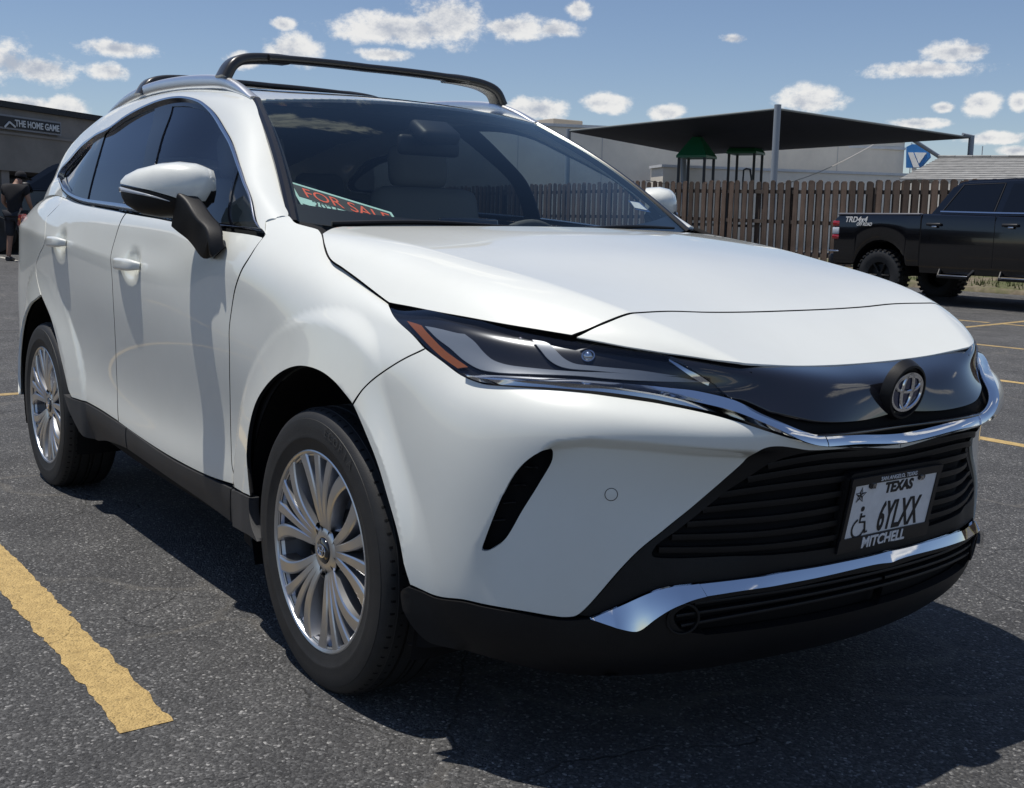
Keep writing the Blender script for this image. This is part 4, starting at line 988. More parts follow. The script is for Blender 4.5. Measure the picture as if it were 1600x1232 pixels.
# ---- lower grille
gr = [('x', 1.04, 0, .709, 'c'), (1339, 701.5), (1300, 705), (1262, 706), (1240, 702.5), (1219, 700), (1200, 701.5), (1186, 708), (1164, 724), (1134, 751), (1089, 790), (1041, 829), (999, 863), (938, 930), (905, 963.5, 'c'), (921, 966, 'c')]
chr1_top = [(922, 966.5), (973.5, 944.7), (1016, 926), (1045.6, 917.4), (1074.8, 914), (1091.5, 912)]
gr += chr1_top[1:]+chr2_top[1:]+[('x', 1.06, 0, .472, 'c')]
def yz(y, z): return ('x', 1.15-.9*y*y, y, z)
hole = [('x', 1.1, 0, .699, 'c')]+[yz(y, z) for y, z in ((-.15, .702), (-.26, .713), (-.34, .715), (-.385, .70), (-.425, .66), (-.475, .615), (-.53, .565), (-.565, .53), (-.57, .51), (-.54, .505), (-.3, .503))]+[('x', 1.1, 0, .503, 'c')]
hp = tr(B, hole, step=.01)
halfpanel('lower_grille_frame', B, tr(B, gr), [hp], 'black_plastic', step=.016, flange=.02, off=-.008)
halfpanel('grille_backing', B, inset(hp, -.015), (), 'black_matte', step=.03, flange=0, off=-.045)
for k in range(7):
    z = .690-k*.0275; ym = np.interp(z, [.51, .53, .565, .615, .66, .70], [.565, .56, .53, .475, .425, .385])
    P = bline(z, -ym, ym, 50, off=-.024); zc = .010*np.exp(-(P[:, 1]/.3)**2)*0
    sweep('grille_slat', P, [(-.017, -.0035), (.014, -.008), (.017, -.004), (.017, .006), (-.017, .004)], 'black_plastic', car)
# ---- chrome strips
band('chrome_strip', B, tr(B, chr1_top, False), tr(B, [(924, 967), (955, 973), (992, 979), (1004, 973), (1016, 963.5), (1045.6, 945), (1074.8, 933.5), (1099, 927.5)], False), 'chrome', car, off=.004, mirror=True, ktilt=.62)
c2 = band('chrome_strip', B, np.concatenate([tr(B, chr2_top+[('x', 1.06, 0, .472)], False), umir(B, tr(B, chr2_top+[('x', 1.06, 0, .472)], False))[::-1][1:]]),
          np.concatenate([tr(B, chr2_bot+[('x', 1.06, 0, .449)], False), umir(B, tr(B, chr2_bot+[('x', 1.06, 0, .449)], False))[::-1][1:]]), 'chrome', car, off=.004, n=120, ktilt=.55)
up_bot = [(727.5, 587.2), (740.6, 593), (768.75, 598.5), (815, 601.5), (860, 604), (900, 607), (953.75, 612), (1010, 620), (1047, 627), (1085, 635), (1140, 648), (1160, 654.5), (1192.5, 666), (1245, 685.5), (1271, 692.5), (1287, 694)]
up_top = [(727.8, 586.5), (768.75, 587.5), (815, 589.5), (860, 592), (900, 594), (953.75, 598.4), (1010, 603), (1047.5, 607), (1085, 611), (1140, 624), (1160, 632), (1192.5, 649), (1245, 671), (1271, 679), (1287, 680.4)]
band('grille_chrome', B, tr(B, up_bot, False), tr(B, up_top, False), 'chrome', car, off=.002, n=90, mirror=True, bulge=.001, tilt=.012)
cb = tr(B, [(1288.5, 694), (1339, 691), ('x', 1.06, 0, .7265)], False); ct = tr(B, [(1288.5, 680.4), (1339, 679.5), ('x', 1.06, 0, .7455)], False)
band('grille_chrome', B, np.concatenate([cb, umir(B, cb)[::-1][1:]]), np.concatenate([ct, umir(B, ct)[::-1][1:]]), 'chrome', car, off=.002, n=60, bulge=.001, tilt=.012)
# ---- upper grille panel
ug = [(1040, 552, 'c'), (1080, 557), (1115, 561.5), (1160, 566), (1189, 568.5), ('x', .93, 0, .897, 'c'), ('x', 1.0, 0, .79, 'c')]
ug += [(1339, 658), (1280, 657), (1240, 648), (1205, 640, 'c'), (1160, 622), (1141, 619), (1120, 603), (1085, 579)]
halfpanel('upper_grille_panel', B, tr(B, ug), (), 'gloss_black', step=.015, flange=.015, off=-.004)
ls = [(1160, 634), (1192.5, 650), (1245, 672), (1271, 680.5), (1339, 681), ('x', 1.05, 0, .748, 'c'), ('x', 1.0, 0, .786, 'c'), (1339, 660), (1280, 659), (1240, 650), (1205, 642), (1170, 630)]
halfpanel('grille_slot', B, tr(B, ls), (), 'black_matte', step=.03, flange=0, off=-.02)
sweep('grille_slat', bline(.766, -.33, .33, 40, off=-.006), rrect(.02, .006, .4, 2), 'gloss_black', car)
# ---- headlight
hl = [(608.5, 476, 'c'), (637.5, 516.5), (665.6, 544), (693.8, 565.5), (718, 583.5, 'c'), (735, 585.8), (768.75, 586), (815, 588), (860, 590.5), (900, 592.5), (953.75, 597), (1010, 601.5), (1047.5, 605.5), (1103.75, 612), (1139, 618, 'c'), (1120, 602), (1085, 578), (1053, 557, 'c'), (1030, 550), (991, 542.5), (940, 533), (897.5, 525.5), (860, 519), (787.5, 506.5), (700, 491), (650, 481)]
hlp = tr(B, hl, step=.008)
panel('headlight_housing', B, hlp, (), 'lamp_black', car, step=.012, flange=.012, off=-.016, mirror=True)
panel('headlight_lens', B, inset(hlp, .0015), (), 'lens', car, step=.012, flange=.004, off=-.001, mirror=True)
amber = [(633.5, 497.5, 'c'), (645, 501), (656, 505, 'c'), (663, 515), (690, 543), (729, 571, 'c'), (712, 573, 'c'), (685, 554), (660, 530), (645, 513)]
panel('amber_marker', B, tr(B, amber, step=.006), (), 'amber', car, step=.008, flange=.003, off=-.008, mirror=True)
drl1 = [(661, 506, 'c'), (690, 512), (712, 517.5), (724, 519, 'c'), (740, 532), (752, 546), (766, 558), (785, 565.5), (830, 572), (900, 578), (960, 581), (1060, 590), (1100, 598, 'c'), (1060, 597), (960, 590), (900, 584), (830, 581), (770, 578), (745, 573), (722, 560), (700, 541), (680, 526)]
drl2 = [(831, 527, 'c'), (850, 530), (858, 534, 'c'), (868, 545), (880, 557), (895, 565), (930, 570), (1000, 578), (1064, 588.5, 'c'), (1000, 584.5), (930, 577), (885, 572.5), (868, 567), (855, 558), (843, 543)]
for d in (drl1, drl2):
    panel('daytime_light_bar', B, tr(B, d, step=.006), (), 'drl', car, step=.008, flange=.003, off=-.008, mirror=True)
prj = B.px((918, 551)); c = B.ev(*prj)[0]; nn = B.nrm(*prj)[0]*(-1 if B.flipn else 1)
sphere_pts = []
for sg in (1, -1):
    o = lathe('projector_lamp', [(.0, .006), (.005, .0055), (.009, .003), (.012, -.003), (.014, -.003), (.014, -.010)], (c-nn*.010)*np.array([1, sg, 1]), nn*np.array([1, sg, 1]), 'chrome', car, 24)
edge = tr(B, [(1046, 559), (1058, 566), (1075, 577), (1092, 586), (1110, 598)], False); edge2 = tr(B, [(1046, 562), (1058, 572), (1075, 585), (1092, 596), (1108, 603)], False)
band('lamp_trim', B, edge, edge2, 'chrome', car, off=-.006, n=20, mirror=True)
# ---- bumper vent inside, parking sensors, tow cap
panel('vent_backing', B, inset(ventp, -.008), (), 'black_matte', car, step=.02, flange=0, off=-.03, mirror=True)
for a, b in (((822, 731), (842, 733)), ((802, 760), (824, 760)), ((785, 788), (807, 787)), ((771, 815), (790, 814))):
    pa, pb = B.px(a), B.px(b); L = np.linspace(pa, pb, 4); P = B.ev(L[:, 0], L[:, 1])-np.array([.012, -.006, 0])
    o = sweep('vent_slat', P, rrect(.014, .003, .3, 1), 'black_plastic', car); mirror_obj(o)
for p, r in (((955, 773), .0125),):
    uv = B.px(p); c = B.ev(*uv)[0]; nn = B.nrm(*uv)[0]*(-1 if B.flipn else 1)
    for sg in (1, -1):
        k = np.array([1, sg, 1])
        o = lathe('parking_sensor', [(r+.0012, -.002), (r+.0012, .0006), (r, .0006), (r-.0004, -.001)], c*k, nn*k, 'black_plastic', car, 24)
        lathe('sensor_face', [(r-.0004, .0006), (r*.6, .0012), (0, .0014)], c*k, nn*k, 'paint', o, 24)
# ---- greenhouse
dlo = [(413, 362, 'c'), (396, 318), (383, 281), (373, 250), (365, 226), (350, 198), (331, 171.5), (312.5, 158.5), (284, 153), (256, 156.5), (225, 168), (199, 182), (174, 199.5), (152, 211), (131, 226), (110.7, 249), (97.5, 265), (93, 274), (94.5, 284), (99, 296), (105, 304.5)]
dlo += [(114, 311), (131, 318), (156.7, 323), (199, 331.5), (250, 341), (300, 350.5), (352, 359)]
dp = tr(G, dlo, step=.01)
if in_poly(np.array([G.px((250, 250))]), dp)[0] is False: print('DLO?')
eg = 1e-3
gout = smooth_poly([(eg, eg), (G.tu[-1]-eg, eg), (G.tu[-1]-eg, G.tv[-1]-eg), (eg, G.tv[-1]-eg)], True, .02, (0, 1, 2, 3))
ga, gb, gc_ = G.px((413.5, 366)), G.px((414.5, 345.5)), G.px((450, 338.5))
kr = int(np.argmin(np.linalg.norm(dp-G.px((105, 304.5)), axis=1)))
dtop = dp[:kr+1]                       # from the front corner over the roof line to the rear corner
gout = np.concatenate([smooth_poly([ga, gb, G.px((430, 341.5)), gc_, (gc_[0]+.02, G.tv[-1]-eg), (G.tu[-1]-eg, G.tv[-1]-eg), (G.tu[-1]-eg, eg), (dtop[-1][0], eg)], False, .02, range(9)), dtop[::-1]])
panel('pillar_side', G, gout, (), 'paint', car, step=.02, flange=.012, mirror=True)
trim_in = inset(dp, .014)
w_front = [(357.5, 350, 'c'), (366, 262), (357, 228), (342, 199.5), (324, 176.5), (305, 168), (284, 165), (267.5, 165.5, 'c'), (254, 206), (240, 256), (228, 300), (220, 332, 'c'), (250, 338), (300, 347)]
w_tri = [(361.5, 350.5, 'c'), (371, 264, 'c'), (385, 298), (405, 353), (408, 359, 'c')]
w_rear = [(163.5, 206, 'c'), (190, 191), (215, 178), (240, 168.5, 'c'), (230, 215), (221.5, 258), (211, 300), (203, 329, 'c'), (180, 325), (156.7, 319), (134.6, 312.5, 'c'), (147, 262)]
w_mid = [(152, 215, 'c'), (159, 210, 'c'), (144, 262), (130, 311, 'c'), (117.5, 305.5, 'c'), (134, 262)]
w_quart = [(145, 223, 'c'), (132, 234), (112, 255), (100, 270), (102, 281), (110.5, 300, 'c'), (127, 262)]
panes = [tr(G, w, step=.012) for w in (w_front, w_tri, w_rear, w_quart)]
panel('window_frame', G, inset(dp, .010), panes, 'pillar_gloss', car, step=.03, flange=.004, off=-.004, mirror=True)
for w, gm in zip(panes, ('glass_door', 'glass_door', 'glass_side', 'glass_side')): panel('side_window', G, inset(w, -.004), (), gm, car, step=.03, flange=0, off=-.008, mirror=True)
def closedband(name, S, A, Bq, m, off, thick=.006, mirror=True, bulge=.0015):
    A = np.concatenate([A, A[:1]]); Bq = np.concatenate([Bq, Bq[:1]])
    return band(name, S, A, Bq, m, car, off, len(A), thick, mirror, bulge)
closedband('window_trim', G, dp, inset(dp, .012), 'satin_chrome', .009, thick=.016)
# roof
panel('roof', R, smooth_poly([(eg, eg), (R.tu[-1]-eg, eg), (R.tu[-1]-eg, R.tv[-1]-eg), (eg, R.tv[-1]-eg)], True, .03, (0, 1, 2, 3)), (), 'paint', car, step=.03, flange=.01)
sunr = [R.px((x, y, 1.8)) for x, y in ((-1.28, -.42), (-1.26, 0), (-1.28, .42), (-2.3, .43), (-2.3, -.43))]
panel('sunroof', R, smooth_poly(np.array(sunr), True, .03), (), 'glass_roof', car, step=.05, flange=.004, off=.003)
# windshield: black frit border + tinted pane
ew = .004
wfull = smooth_poly([(ew, ew), (WS.tu[-1]-ew, ew), (WS.tu[-1]-ew, WS.tv[-1]-ew), (ew, WS.tv[-1]-ew)], True, .02, (0, 1, 2, 3))
b0, b1, b2 = .020, .105, .03
win = smooth_poly([(b0, b1), (b0+.2, b1-.012), (WS.tu[-1]/2, b1-.018), (WS.tu[-1]-b0-.2, b1-.012), (WS.tu[-1]-b0, b1), (WS.tu[-1]-b0, WS.tv[-1]-b2), (b0, WS.tv[-1]-b2)], True, .02, (0, 4, 5, 6))
panel('windshield', WS, wfull, (), 'glass_front', car, step=.03, flange=0, off=.0)
panel('windshield_frit', WS, inset(wfull, .002), [win], 'frit', car, step=.03, flange=0, off=-.004)
# rear window + spoiler zone
bk = []
for t in np.linspace(0, 1, 5):
    row = []
    for y in np.linspace(-1, 1, 9):
        a = np.array((-3.40+.06*y*y, .50*y, 1.49-.03*y*y)); b = np.array((-3.56+.12*y*y, .66*y, 1.24)); row.append(a*(1-t)+b*t)
    bk.append(row)
bk = np.array(bk); V = bk.reshape(-1, 3); F = [(j*9+i, j*9+i+1, (j+1)*9+i+1, (j+1)*9+i) for j in range(4) for i in range(8)]
link('rear_window', mesh('rear_window', V, F), 'glass_side', car, True)
sp = [(-3.46, y, 1.475-.03*(y/.5)**2) for y in np.linspace(-.42, .42, 15)]
sweep('rear_spoiler', sp, rrect(.32, .03, .5, 3), 'paint', car)
# tail lamp (right/left)
for sg in (-1, 1):
    V = []; F = []
    prof = [(-3.25, -.842, 1.185), (-3.34, -.815, 1.19), (-3.47, -.74, 1.18), (-3.62, -.60, 1.17)]
    lo = [(-3.30, -.838, 1.14), (-3.38, -.81, 1.115), (-3.49, -.745, 1.10), (-3.63, -.61, 1.11)]
    for a, b in zip(prof, lo):
        for q, o_ in ((a, .012), (a, .03), (b, .03), (b, .012)):
            V.append((q[0]-o_*.8, sg*-(q[1]-o_*.6), q[2]))
    for i in range(3):
        for k in range(4): F.append((i*4+k, i*4+(k+1) % 4, i*4+4+(k+1) % 4, i*4+4+k))
    F += [(0, 1, 2, 3), (12, 13, 14, 15)]
    me = mesh('tail_lamp', V, F); link('tail_lamp', me, 'red_lens', car); smooth_angle(me, 40)
# ---- dark seal along the windshield sides
for sg in (-1, 1):
    ca = np.array((-.44, sg*.765, 1.172)); cb_ = np.array((-1.11, sg*.583, 1.572)); sweep('pillar_seal', [ca+(cb_-ca)*t_+np.array([.016, 0, .02])*math.sin(math.pi*t_) for t_ in np.linspace(0, 1, 12)], rrect(.032, .03, .3, 1), 'frit', car)
# ---- wipers / cowl
me = mesh('cowl', [(-.50, -.77, 1.165), (-.50, .77, 1.165), (-.20, .70, 1.115), (-.20, -.70, 1.115), (-.06, 0.3, 1.10), (-.06, -.3, 1.10)], [(0, 1, 2, 3), (3, 2, 4, 5)])
link('cowl', me, 'black_plastic', car)
def wip(p0, p1, p2, name='wiper'):
    P = smooth_poly(np.array([p0, p1, p2]), False, .03)
    return sweep(name, P, rrect(.022, .014, .4, 2), 'black_plastic', car, scale=np.linspace(1.2, .6, len(P)))
wip((-.335, -.70, 1.175), (-.25, -.45, 1.185), (-.20, -.05, 1.172)); wip((-.19, .02, 1.172), (-.22, .30, 1.187), (-.30, .56, 1.187))
# ---- roof rails and cross bars
for sg in (-1, 1):
    xs = np.array([-1.115, -1.17, -1.25, -1.38, -1.6, -1.9, -2.2, -2.5, -2.75, -2.88]); 
    base = np.array([G.P[4][:, :]])[0]
    def edge_at(x):
        o = np.argsort(G.P[4][:, 0]); X = G.P[4][o]; return np.interp(x, X[:, 0], X[:, 1]), np.interp(x, X[:, 0], X[:, 2])
    hgt = np.array([.004, .018, .034, .047, .052, .052, .05, .044, .026, .004])
    P = []; U = []
    for x, h in zip(xs, hgt):
        y, z = edge_at(x); P.append((x, -sg*y*1.0, z+h*.5))
    P = smooth_poly(np.array(P), False, .03); hh = np.interp(P[:, 0], xs[::-1], hgt[::-1])
    sweep('roof_rail', P, rrect(1, 1, .35, 3), 'rail_silver', car, scale=[(.036, max(.012, h)) for h in hh])
def crossbar(xf, zf, yf, ztop, ys, name='cross_bar'):
    bar = empty_child(name)
    P = [(xf-.045*(1-abs(y)/ys), y, ztop+.012*(1-(y/ys)**2)) for y in np.linspace(-ys, ys, 21)]
    sweep('bar', P, rrect(.062, .026, .45, 3), 'bar_black', bar)
    for sg in (-1, 1):
        L = smooth_poly(np.array([(xf+.0, sg*(yf+.018), zf-.012), (xf+.0, sg*(yf-.012), zf+.036), (xf-.012, sg*(yf-.06), ztop-.012), (xf-.02, sg*(ys-.03), ztop+.002), (xf-.03, sg*(ys-.09), ztop+.004)]), False, .012)
        sweep('foot', L, rrect(.075, .033, .4, 3), 'bar_black', bar, scale=[(1.2-.3*t, 1.15-.15*t) for t in np.linspace(0, 1, len(L))], ups=[np.cross(np.gradient(L, axis=0)[i_], (sg, 0, 0)) for i_ in range(len(L))])
    return bar
def empty_child(name, parent=None):
    o = empty(name); o.parent = parent or car; return o
crossbar(-1.385, 1.682, .573, 1.755, .43)
q = on((228, 143), 1, -.575)
crossbar(q[0]-.03, 1.692, .57, 1.762, .43)
# ---- door mirrors
def mirror(sg):
    root = empty_child('door_mirror')
    A = np.array([(-.668, -.918), (-.678, -.930), (-.70, -.952), (-.735, -.99), (-.775, -1.03), (-.82, -1.072), (-.855, -1.102), (-.872, -1.116)])
    top = [1.302, 1.328, 1.342, 1.347, 1.342, 1.327, 1.307, 1.292]; bot = [1.262, 1.232, 1.20, 1.184, 1.182, 1.19, 1.212, 1.235]
    dep = [.016, .044, .062, .070, .070, .06, .04, .014]; split = [1.222, 1.222, 1.230, 1.246, 1.260, 1.271, 1.278, 1.279]
    A = A+np.array([-.068, .030]); d = A[-1]-A[0]; d /= np.linalg.norm(d); f = np.array([-d[1], d[0]]); f = f if f[0] > 0 else -f
    K = 12
    def loft(name, m, parent, lo, hi, inf=0.):
        V = []; F = []
        for (ax, ay), t, b, dp_, s in zip(A, top, bot, dep, split):
            z0, z1 = lo(t, b, s), hi(t, b, s); zc = (t+b)/2; hh = (t-b)/2
            for i in range(K+1):
                z = z0+(z1-z0)*i/K
                w = max(0, 1-abs((z-zc)/hh)**2.6)**(1/2.3)
                x = dp_*w*(1.0)+inf; V.append((ax+f[0]*x, sg*-(ay+f[1]*x), z))
            # back edge
        n = len(A); k = K+1
        for i in range(n-1):
            for j in range(K): F.append((i*k+j, i*k+j+1, (i+1)*k+j+1, (i+1)*k+j))
        # rim going backwards
        off = len(V); bw = .05
        def bk(i, z, w=1): return (A[i][0]-f[0]*bw*w, sg*-(A[i][1]-f[1]*bw*w), z)
        for i in range(n):
            t, b, s = top[i], bot[i], split[i]
            V.append(bk(i, hi(t, b, s)-.004, .6 if i in (0, n-1) else 1)); V.append(bk(i, lo(t, b, s)+.004, .6 if i in (0, n-1) else 1))
        for i in range(n-1):
            F.append((i*k+K, off+2*i, off+2*(i+1), (i+1)*k+K)); F.append((i*k, (i+1)*k, off+2*(i+1)+1, off+2*i+1))
            F.append((off+2*i, off+2*i+1, off+2*i+3, off+2*i+2))
        for i in (0, n-1): F.append(tuple(i*k+j for j in range(K+1))+(off+2*i, off+2*i+1))
        me = mesh(name, V, F); o = link(name, me, m, parent); smooth_angle(me, 38)
        return o
    cap = loft('mirror_cap', 'paint', root, lambda t, b, s: min(max(s, b+.001), t-.002), lambda t, b, s: t)
    low = loft('mirror_lower_shell', 'black_plastic', root, lambda t, b, s: b, lambda t, b, s: max(min(s, t)-.004, b+.002), -.004)
    # indicator strip at the outer end
    P = []
    for i in (3, 4, 5, 6, 7):
        (ax, ay), dp_ = A[i], dep[i]; zc = (top[i]+bot[i])/2; hh = (top[i]-bot[i])/2; z = split[i]-.016; w = max(0, 1-abs((z-zc)/hh)**2.6)**(1/2.3)
        x = dp_*w-.001; P.append((ax+f[0]*x, sg*-(ay+f[1]*x), z))
    Pd = smooth_poly(np.array(P), False, .01)
    sweep('turn_signal', Pd, rrect(.008, .016, .4, 2), 'lens_solid', root, scale=[(1, .15+.85*t) for t in np.linspace(0, 1, len(Pd))])
    # mirror glass facing back
    ctr_ = A[3:6].mean(0)-f*.052; V = []
    for i in range(24):
        a = 2*math.pi*i/24; u_ = .085*np.sign(math.cos(a))*abs(math.cos(a))**.6; v_ = .055*np.sign(math.sin(a))*abs(math.sin(a))**.6
        V.append((ctr_[0]+d[0]*u_, sg*-(ctr_[1]+d[1]*u_), 1.258+v_))
    link('mirror_glass', mesh('mirror_glass', V, [tuple(range(24))]), 'chrome', root)
    # arm
    L = smooth_poly(np.array([(-.775, -.965, 1.208), (-.728, -.948, 1.178), (-.680, -.93, 1.135), (-.645, -.918, 1.105), (-.635, -.905, 1.085)]), False, .012); L[:, 1] *= -sg
    sweep('mirror_arm', L, rrect(.118, .05, .18, 3), 'black_plastic', root, up=(-.5, sg*1.0, .3), scale=[(1.0-.05*t, 1.1-.1*t) for t in np.linspace(0, 1, len(L))])
    return root
mirror(-1); mirror(1)
# ---- door handles
for (hx, hz), doors in zip(HANDLES, ((door_f, door_fl), (door_r, door_rl))):
    P = []
    for x, dy, dz in ((-.125, .000, -.004), (-.112, .014, -.002), (-.07, .025, 0), (0, .029, .001), (.06, .026, .001), (.09, .017, 0), (.105, .000, -.002)):
        uv = B.px((hx+x, -.95, hz)); b_ = B.base(*uv)[0]; P.append((hx+x, b_[1]-dy, hz+dz))
    P = smooth_poly(np.array(P), False, .012); t = np.linspace(-1, 1, len(P))
    o = sweep('door_handle', P, rrect(.022, .042, .5, 4), 'paint', doors[0], scale=[(.75+.25*(1-abs(q_)**3), .55+.45*(1-abs(q_)**4)) for q_ in t], up=(0, 0, 1))
    mirror_obj(o, doors[1])
# ---- wheels
def wheel(x, sg, steer=0.):
    """wheel built facing -y around the origin, then placed"""
    root = empty('wheel'); root.parent = car; root.location = (x, sg*.805, .355)
    if sg > 0: root.rotation_euler[2] = math.pi
    return root
TR = .365
def build_wheel_parts(root):
    # tyre: lathe about -y
    prof = [(.243, .095), (.252, .104), (.262, .108), (.275, .1095), (.288, .1145), (.291, .1155), (.296, .1148), (.31, .1155), (.328, .1145), (.338, .1125), (.3385, .111), (.346, .1085), (.355, .101), (.3605, .092), (.3635, .080), (.3645, .079)]
    tread = []
    for w in (.079, .047): tread += [(.3647, w)]
    tp = prof+[(.365, .062), (.365, .05), (.357, .0495), (.357, .0415), (.3655, .041), (.366, .012), (.358, .0115), (.358, .004), (.366, .0035)]
    full = tp+[(r, -h) for r, h in tp[::-1]]
    ty = lathe('tyre', full, (0, 0, 0), (0, -1, 0), 'rubber', root, 96, 30)
    # tread shoulder blocks: small grooves as thin dark sipes (geometry)
    V = []; F = []
    for i in range(72):
        a = 2*math.pi*i/72
        for da in (0,):
            c0, s0 = math.cos(a), math.sin(a); k = len(V); wd = .0028
            for h, r in ((.106, .3465), (.093, .3606), (.062, .3658)):
                for sgn in (-1, 1):
                    V.append((r*c0-sgn*wd*s0, -h-.0006, r*s0+sgn*wd*c0)); 
            F += [(k, k+1, k+3, k+2), (k+2, k+3, k+5, k+4)]
    link('tread_groove', mesh('tread_groove', V, F), 'black_matte', ty)['kind'] = 'stuff'
    for r, h, wd in ((.293, .1152, .003), (.3415, .1112, .002)):
        pass
    # raised sidewall lettering
    def arc_text(s, ang0, rad, size, up=True):
        for i, ch in enumerate(s):
            me = text_mesh(ch, size); a = ang0-i*size*.80/rad*(1 if up else -1)
            R_ = Matrix.Rotation(math.pi/2, 4, 'X')
            T = Matrix.Translation((rad*math.cos(a), -.1166, rad*math.sin(a)))@Matrix.Rotation(-(a-math.pi/2) if up else -(a+math.pi/2), 4, 'Y')@R_
            me.transform(T); o = link('sidewall_letter', me, 'rubber_worn', ty)
    arc_text('ECOPIA', math.radians(78), .313, .033)
    arc_text('225/55R19', math.radians(200), .313, .014, False)
    # rim barrel
    rim = lathe('rim', [(.243, .098), (.2585, .1035), (.2588, .107), (.2555, .1085), (.2505, .106), (.2475, .098), (.242, .085)], (0, 0, 0), (0, -1, 0), 'alloy', root, 96, 30)
    lathe('rim_barrel', [(.242, .085), (.236, .05), (.222, .02), (.218, -.09), (.24, -.1)], (0, 0, 0), (0, -1, 0), 'barrel', rim, 64, 30)
    lathe('brake_disc', [(.0, .0), (.09, .0), (.095, .01), (.16, .012), (.16, -.01), (.06, -.012)], (0, 0, 0), (0, -1, 0), 'brake', root, 48, 30)
    lathe('brake_drum', [(.217, -.02), (.0, -.02)], (0, 0, 0), (0, -1, 0), 'black_matte', root, 48)
    # spokes: 5 groups of 4
    def pol(r, a): return np.array([r*math.cos(a), r*math.sin(a)])
    for g in range(5):
        ga = math.radians(90+72*g-6)
        for k, (ai, ao, w0, w1, tw) in enumerate(((-17.5, -27, .0100, .0225, 1), (-5.6, -8.6, .0088, .0165, .4), (5.6, 8.6, .0088, .0165, -.4), (17.5, 27, .0100, .0225, -1))):
            V = []; F = []; N = 14
            for i in range(N+1):
                t = i/N; r = .050+(.2505-.050)*t
                a = ga+math.radians(ai+(ao-ai)*(t**1.25)+tw*3.2*math.sin(math.pi*t)); w = w0+(w1-w0)*t**1.5
                c = pol(r, a); tn = np.array([-math.sin(a), math.cos(a)])
                y = -(.082+.0215*t**.6+.006*math.sin(math.pi*t)); yb = y+.030+.018*t
                for s_, yy in ((-1.0, yb), (-1.0, y+.0028), (-.72, y), (.72, y), (1.0, y+.0028), (1.0, yb)):
                    ww = w*s_*(1.25 if yy == yb else 1); V.append((c[0]+tn[0]*ww, yy, c[1]+tn[1]*ww))
            for i in range(N):
                for j in range(5): F.append((i*6+j, i*6+j+1, (i+1)*6+j+1, (i+1)*6+j))
            me = mesh('spoke', V, F); link('spoke', me, 'alloy', rim); smooth_angle(me, 25)
    # hub
    lathe('hub', [(.078, .045), (.070, .074), (.060, .084), (.045, .0885), (.034, .088), (.033, .082)], (0, 0, 0), (0, -1, 0), 'alloy', rim, 40, 30)
    cap = lathe('centre_cap', [(.033, .083), (.032, .091), (.029, .0935), (.0, .0945)], (0, 0, 0), (0, -1, 0), 'gloss_black', rim, 32, 40)
    emblem_rings(cap, .021, .0155, lambda u_, v_: (u_, -.0948-.0004, v_), .0016, 'chrome')
    for g in range(5):
        a = math.radians(90+36+72*g-6); c = pol(.057, a)
        lathe('lug_hole', [(.017, .088), (.0155, .080), (.0155, .055), (.0, .055)], (c[0], 0, c[1]), (0, -1, 0), 'black_matte', rim, 16)
        lathe('lug_nut', [(.0095, .055), (.0095, .078), (.007, .081), (.0, .081)], (c[0], 0, c[1]), (0, -1, 0), 'chrome', rim, 6, 20)
def ring_mesh(cx, cz, a, b, w, f, n=40, wz=None):
    V = []; F = []
    for i in range(n):
        t = 2*math.pi*i/n
        for k, h in ((-1, 0), (-.6, 1), (.6, 1), (1, 0)):
            u_ = cx+(a+k*w)*math.cos(t); v_ = cz+(b+k*w)*math.sin(t); p = f(u_, v_); V.append(p if h == 0 else f_up(f, u_, v_))
    for i in range(n):
        j = (i+1) % n
        for k in range(3): F.append((i*4+k, i*4+k+1, j*4+k+1, j*4+k))
    return V, F
LIFT = [None]
def f_up(f, u_, v_): return tuple(np.array(f(u_, v_))+np.array(LIFT[0]))
def emblem_rings(parent, a, b, f, w, m):
    p0, p1, p2 = [np.array(f(*q)) for q in ((0, 0), (1, 0), (0, 1))]; n_ = np.cross(p1-p0, p2-p0); n_ /= np.linalg.norm(n_)
    if n_ @ np.array(f(0, 0)) < 0 and abs(n_[0]) > .5: n_ = -n_
    if abs(n_[1]) > .5 and n_[1] > 0: n_ = -n_
    LIFT[0] = n_*w*.7
    for cx, cz, aa, bb in ((0, 0, a, b), (0, .06*b, .34*a, .94*b), (0, .42*b, .80*a, .42*b)):
        V, F = ring_mesh(cx, cz, aa, bb, w, f); me = mesh('emblem_ring', V, F); link('emblem_ring', me, m, parent); smooth_angle(me, 50)
w0 = wheel(0, -1); build_wheel_parts(w0)
def dup_tree(o, parent):
    c = o.copy(); COL.objects.link(c); c.parent = parent
    for ch in list(o.children): dup_tree(ch, c)
    return c
for x, sg in ((-WB, -1), (0, 1), (-WB, 1)):
    w = wheel(x, sg)
    for ch in list(w0.children): dup_tree(ch, w)
    
# ---- emblem on the grille
emb = empty_child('grille_emblem'); ec = np.array([1.0466, 0, .8383]); ed = np.array([.985, 0, -.17]); ed /= np.linalg.norm(ed); eu = np.array([.17, 0, .985])
lathe('emblem_bezel', [(.070, -.020), (.066, -.008), (.061, .002), (.056, .003), (.055, -.006), (.0, -.006)], ec, ed, 'black_plastic', emb, 48, 35)
def ef(u_, v_): return tuple(ec+np.array([0, 1, 0])*u_+eu*v_-ed*.004)
def disc(name, a, b, f, m, parent, h=0.):
    V = [f(0, 0)]+[f(a*math.cos(t), b*math.sin(t)) for t in np.linspace(0, 2*math.pi, 40, endpoint=False)]
    return link(name, mesh(name, V, [(0, 1+i, 1+(i+1) % 40) for i in range(40)]), m, parent)
disc('emblem_face', .054, .0435, ef, 'emblem_blue', emb)
emblem_rings(emb, .0525, .0425, lambda u_, v_: tuple(np.array(ef(u_, v_))+ed*.002), .0042, 'chrome')
